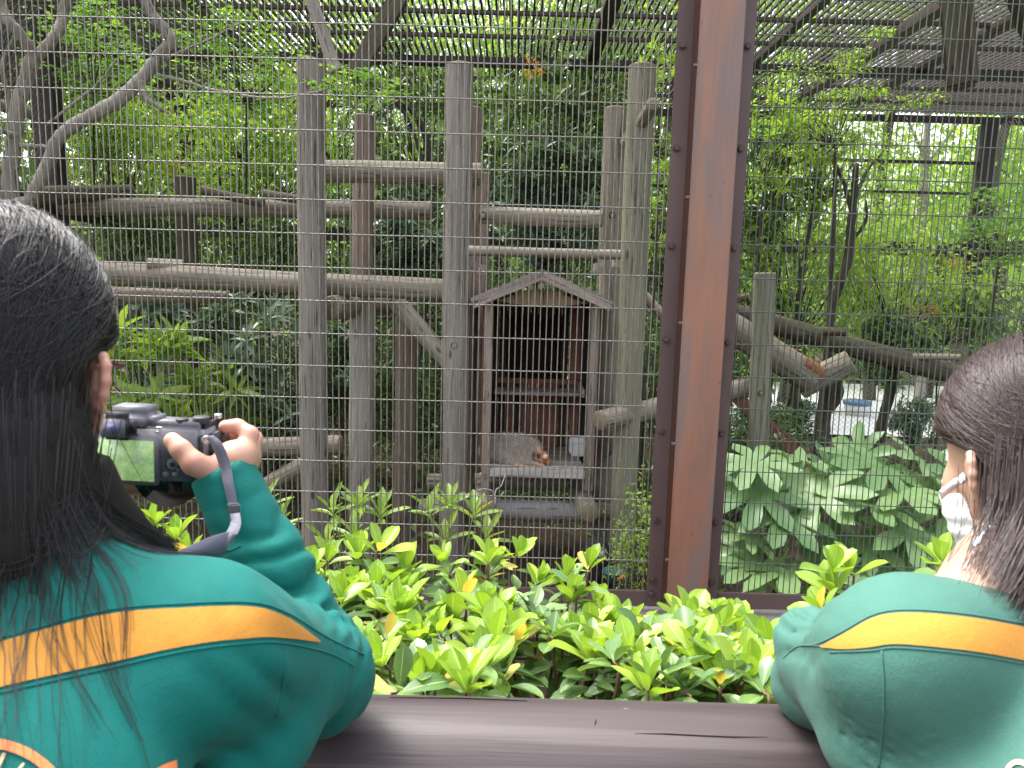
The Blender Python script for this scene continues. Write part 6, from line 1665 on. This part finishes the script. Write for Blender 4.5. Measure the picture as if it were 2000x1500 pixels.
free_ribbon('strap_pad', [((446, 1040), (440, 1082), .632), ((415, 1048), (416, 1090), .615), ((380, 1062), (386, 1098), .60), ((345, 1078), (352, 1108), .585), ((300, 1096), (306, 1126), .57), ((240, 1112), (246, 1142), .56)], .002)
bk_ = hit_or(457, 992, .735, .010); box('buckle', bk_, (.013, .005, .010), M['cam_body'], ST, base=cb0, bevel=.0015)

# ------------------------------------------------------------------ the masked person, right
hc2 = W(2014, 872, .765); R2, _c = head_frame(hc2, -14, 14, -2)
pb2 = Vector((.50, .35, 0)); P2 = empty('person', pb2, label='person in a muted green jersey and white face mask leaning on the rail', cat='person')
hp2, L2 = head_prims(R2, hc2, 1.0)
NB2 = W(1995, 1150, .665); SL2 = W(1762, 1282, .605); EL2 = W(1603, 1338, .80); WL2 = Vector((.52, .90, 1.04)); SR2 = Vector((NB2.x + .165, .60, SL2.z)); ER2 = Vector((.76, .78, 1.045)); WR2 = Vector((.60, .88, 1.075))
rx = np.array(Matrix.Rotation(math.radians(-24), 3, 'X'))
tor2 = [('e', (.505, .50, 1.03), (.185, .115, .17), rx), ('e', (.51, .36, .86), (.15, .11, .16), None, .06), ('e', (.51, .28, .76), (.165, .12, .11), None, .06),
        ('c', V3(NB2 + Vector((0, -.005, -.035))), V3(SL2 + Vector((.01, 0, 0))), .056, .060, .05), ('c', V3(NB2 + Vector((0, -.005, -.035))), V3(SR2), .056, .062, .05)]
arm2 = [('c', V3(SL2), V3(EL2), .066, .050, .03), ('e', V3(W(1588, 1262, .775)), (.042, .05, .040), None, .03), ('c', V3(EL2), V3(WL2), .050, .036, .02), ('c', V3(SR2), V3(ER2), .066, .052, .03), ('c', V3(ER2), V3(WR2), .052, .036, .02)]
bod2 = hp2 + [('c', V3(hc2 + R2 @ Vector((0, -.02, -.08))), V3(NB2), .050, .054, .03), ('e', (.505, .50, 1.03), (.17, .10, .155), rx, .05), ('c', V3(NB2), V3(SL2), .043, .045, .04), ('c', V3(NB2), V3(SR2), .043, .045, .04)]
bo2 = surface('body', field(bod2), (.26, .36, .86), (.76, .98, 1.48), .0045, M['skin'], P2, pb2, 1)
for sx in (-1, 1): make_ear(L2, sx, P2, pb2, M['skin'])
def simple_hand(w, d, palmdir, sgn):
    w = Vector(w); d = Vector(d).normalized(); s = d.cross(Vector((0, 0, 1))).normalized() * sgn; pc = w + d * .055
    fs = []
    for i, ln in enumerate((.034, .038, .035, .028)):
        a = pc + d * .03 + s * (.028 - .019 * i); b = a + d * ln + Vector((0, 0, -.004)); c = b + d * ln * .6 + Vector((0, 0, -.014)); fs.append(([a, b, c], .0092 - .0004 * i))
    return hand_prims(w, pc, fs, [w + d * .03 + s * .02, w + d * .055 + s * .045, w + d * .08 + s * .052])
for w, d, sg in ((WL2, (1, .15, -.05), 1), (WR2, (-1, .25, 0), -1)):
    pr_ = simple_hand(w, d, None, sg); surface('hand', field(pr_), np.array(w) - np.array([.19, .1, .09]), np.array(w) + np.array([.19, .14, .08]), .0035, M['skin_pink'], P2, pb2, 1)
ua = np.array(V3((EL2 - SL2).normalized()))
folds2 = [(V3(W(1590, 1235, .76)), (.7, .2, .6), .05, .05, .006), (V3(W(1660, 1200, .70)), (.8, .2, -.5), .04, .045, .006), (V3(W(1745, 1370, .60)), (.12, .1, 1.0), .020, .045, .0050), (V3(W(1740, 1440, .60)), (.12, .1, 1.0), .022, .04, .0045), (V3(W(1660, 1300, .66)), (.8, .2, .6), .07, .06, .006), (V3(W(1600, 1400, .78)), (.5, .1, .9), .06, .05, .005), (V3(W(1700, 1340, .64)), (.9, .2, .3), .06, .05, .003)]
tor2 += [('e', V3(W(1745, 1440, .63)), (.065, .08, .06), None, .05)]
jf2 = fold_field(field(tor2 + arm2), folds2, .0016)
def cut2(P):
    d = jf2(P); d = np.maximum(d, .72 - P[:, 2])
    for w, e in ((WL2, EL2), (WR2, ER2)):
        q = P - np.array(V3(w)); a = np.array(V3((w - e).normalized())); near = (q * q).sum(1) < .0049; d = np.where(near, np.maximum(d, q @ a - .004), d)
    q = P - np.array(V3(NB2)); d = np.where((q * q).sum(1) < .010, np.maximum(d, q @ np.array([.0, .2, .98]) - .040), d)
    return d
je2 = surface('jersey', cut2, (.24, .14, .70), (.88, .97, 1.36), .0047, M['jersey_green'], P2, pb2, 1)
bv2 = bvh_of(je2, pb2)
so = strip_part('jersey_stripe', bv2, [(1604, 1262), (1650, 1238), (1700, 1210), (1745, 1199), (1810, 1199), (1900, 1208), (2000, 1225), (2200, 1262)], [(1604, 1264), (1650, 1268), (1700, 1264), (1745, 1258), (1810, 1262), (1900, 1272), (2000, 1290), (2200, 1330)], M['stripe'], je2, pb2, 70, 8)
for ln in ([(1722, 1270), (1726, 1340), (1724, 1420), (1716, 1500)], [(1620, 1274), (1700, 1271), (1745, 1265), (1810, 1269), (1900, 1279), (2000, 1297)], [(1560, 1262), (1600, 1256), (1650, 1231), (1700, 1203), (1745, 1192), (1810, 1192), (1900, 1201), (2000, 1218)], [(1530, 1285), (1560, 1262), (1605, 1262)]):
    seam_part('seam', bv2, ln, .0009, M['jersey_green'], je2, pb2, .0003)
flat_part('print_letter', bv2, arc(1990, 1512, 27, 180, 20, 10), arc(1990, 1512, 18, 180, 20, 10), M['print2'], je2, pb2, 14, 3)
tr2 = [('e', (.51, .28, .76), (.17, .125, .11)), ('c', (.43, .26, .74), (.42, .30, .43), .082, .06, .05), ('c', (.42, .30, .43), (.42, .18, .09), .06, .05, .03), ('c', (.59, .26, .74), (.60, .32, .43), .082, .06, .05), ('c', (.60, .32, .43), (.60, .24, .09), .06, .05, .03)]
surface('trousers', field(tr2), (.26, .05, .0), (.76, .46, .89), .014, M['trousers'], P2, pb2, 1)
for x, y in ((.42, .22), (.60, .28)): surface('shoe', field([('e', (x, y, .045), (.046, .13, .045)), ('e', (x, y + .07, .03), (.046, .06, .03))]), (x - .07, y - .16, -.01), (x + .07, y + .17, .12), .01, M['shoe'], P2, pb2, 1)
face_bits(L2, P2, pb2)
# mask: a shell standing off the lower face
M['mask'] = fabric('white_mask_cloth', (.70, .70, .72), 1400, .8, .2)
hf2 = field([('e', V3(L2(0, .044, -.062)), (.0600, .052, .058), np.array(R2)), ('e', V3(L2(0, .060, -.050)), (.034, .042, .034), np.array(R2), .03), ('e', V3(L2(0, .045, -.100)), (.038, .044, .032), np.array(R2), .03)])
def mask_f(P):
    d = hf2(P); q = (P - np.array(V3(hc2))) @ np.array(R2)
    reg = np.maximum.reduce([.034 - q[:, 1] + .35 * (q[:, 2] + .06), q[:, 2] + .026 + .18 * np.abs(q[:, 0]), -.130 - q[:, 2]])
    return np.maximum(d - .0012 * np.sin(q[:, 2] * 330), reg)
ms = surface('face_mask', mask_f, np.array(hc2) - .16, np.array(hc2) + .16, .0026, M['mask'], None, hc2, 2); ms.location = hc2
MK = empty('face_mask', hc2, label='white cloth face mask with ear loops worn by the right person', cat='face mask'); ms.parent = MK; ms.name = 'mask_cloth'; ms.location = (0, 0, 0)
hb2 = bvh_of(bo2, pb2)
def skin_hit(u, v, off):
    d = (_f + _r * ((u - 1000) / FPX) + _u * ((750 - v) / FPX)).normalized(); h = hb2.ray_cast(CAM, d)[0]
    return (h - d * off) if h is not None else W(u, v, .74)
def loop(rows):
    V = []; F = []; A = catmull([skin_hit(*r[0], .004) for r in rows], 5); B = catmull([skin_hit(*r[1], .004) for r in rows], 5)
    for a, b in zip(A, B): t = Vector((0, .0018, 0)); V += [a - hc2, b - hc2, b + t - hc2, a + t - hc2]
    n = len(A)
    for i in range(n - 1):
        for k in range(4): F.append((i * 4 + k, i * 4 + (k + 1) % 4, (i + 1) * 4 + (k + 1) % 4, (i + 1) * 4 + k))
    mesh_obj('ear_loop', V, F, M['mask'], MK)
loop([((1836, 960), (1840, 976)), ((1862, 939), (1867, 953)), ((1886, 921), (1890, 934)), ((1897, 914), (1902, 926))])
loop([((1938, 1020), (1932, 1032)), ((1918, 1034), (1922, 1046)), ((1903, 1050), (1914, 1058)), ((1896, 1062), (1908, 1068))])
# hair
mass2 = [('e', V3(hc2 + R2 @ Vector((0, -.016, .018))), (.083, .100, .098), np.array(R2)), ('c', V3(hc2 + R2 @ Vector((0, -.05, -.03))), V3(W(2050, 1040, .69)), .06, .036, .05), ('c', V3(W(2050, 1040, .69)), V3(W(2005, 1105, .66)), .034, .024, .04), ('c', V3(W(2005, 1105, .66)), V3(W(1985, 1150, .645)), .022, .008, .03)]
fm2 = field(mass2)
def hcut2(P):
    d = fm2(P); q = (P - np.array(V3(hc2))) @ np.array(R2)
    ear = np.maximum(np.abs(q[:, 0]) * 0 + (q[:, 1] + .030 - .9 * np.maximum(q[:, 2] + .005, 0) * 3), -.14 - q[:, 2])
    return np.maximum(d, np.where(q[:, 2] > -.085, q[:, 1] - (-.024 + np.clip((q[:, 2] + .008) * 2.6, 0, .10)), -1))
hs2 = surface('hair', hcut2, (.38, .58, 1.06), (.70, .96, 1.50), .005, M['hair_base2'], P2, pb2, 2)
coll2 = field(mass2[:2] + tor2 + hp2[:2])
def keep2(q): return (q[:, 1] < -.024 + np.clip((q[:, 2] + .010) * 2.6, 0, .095)) & (q[:, 2] > -.075)
rt, nr, q = rooted(R2, hc2, 4600, keep2, 1.0, .010)
g4 = off_ear(swept(R2, hc2, rt, q, coll2, 17, 10, (.068, -.044, .006), (.036, -.070, -.085), .0102, -.5, (-.06, -.03, 0), np.array([0., 0., 0.]), .022), R2, hc2, -.022, -.11)
g4 = shorten(thicken(g4, 5, .0022), .8)
hair_obj('hair_strands', g4, .00034, .00014, M['hair_brown'], hs2, pb2)
for gd, n_, s0_, s1_ in (([W(2020, 1010, .690), W(1998, 1045, .675), W(1962, 1090, .655), W(1918, 1145, .640)], 1700, .009, .011), ([W(2055, 930, .675), W(2040, 1040, .655), W(2005, 1120, .632), W(1965, 1190, .612)], 3000, .020, .016),
                         ([W(2090, 950, .670), W(2095, 1050, .65), W(2080, 1130, .630), W(2030, 1215, .605)], 1800, .024, .016)):
    hair_obj('hair_strands', shorten(lock(gd, n_, s0_, s1_), .75), .00038, .0002, M['hair_red'] if n_ == 1700 else M['hair_brown'], hs2, pb2)
M['pin'] = plain('black_hair_pin', (.01, .01, .01), .35)
pn = tube('hair_pin', [W(1972, 912, .690), W(1984, 896, .688), W(1998, 876, .686)], .0013, M['pin'], None, 8); tag(pn, 'black hair pin stuck in the brown hair above the ear loop', 'hair pin')
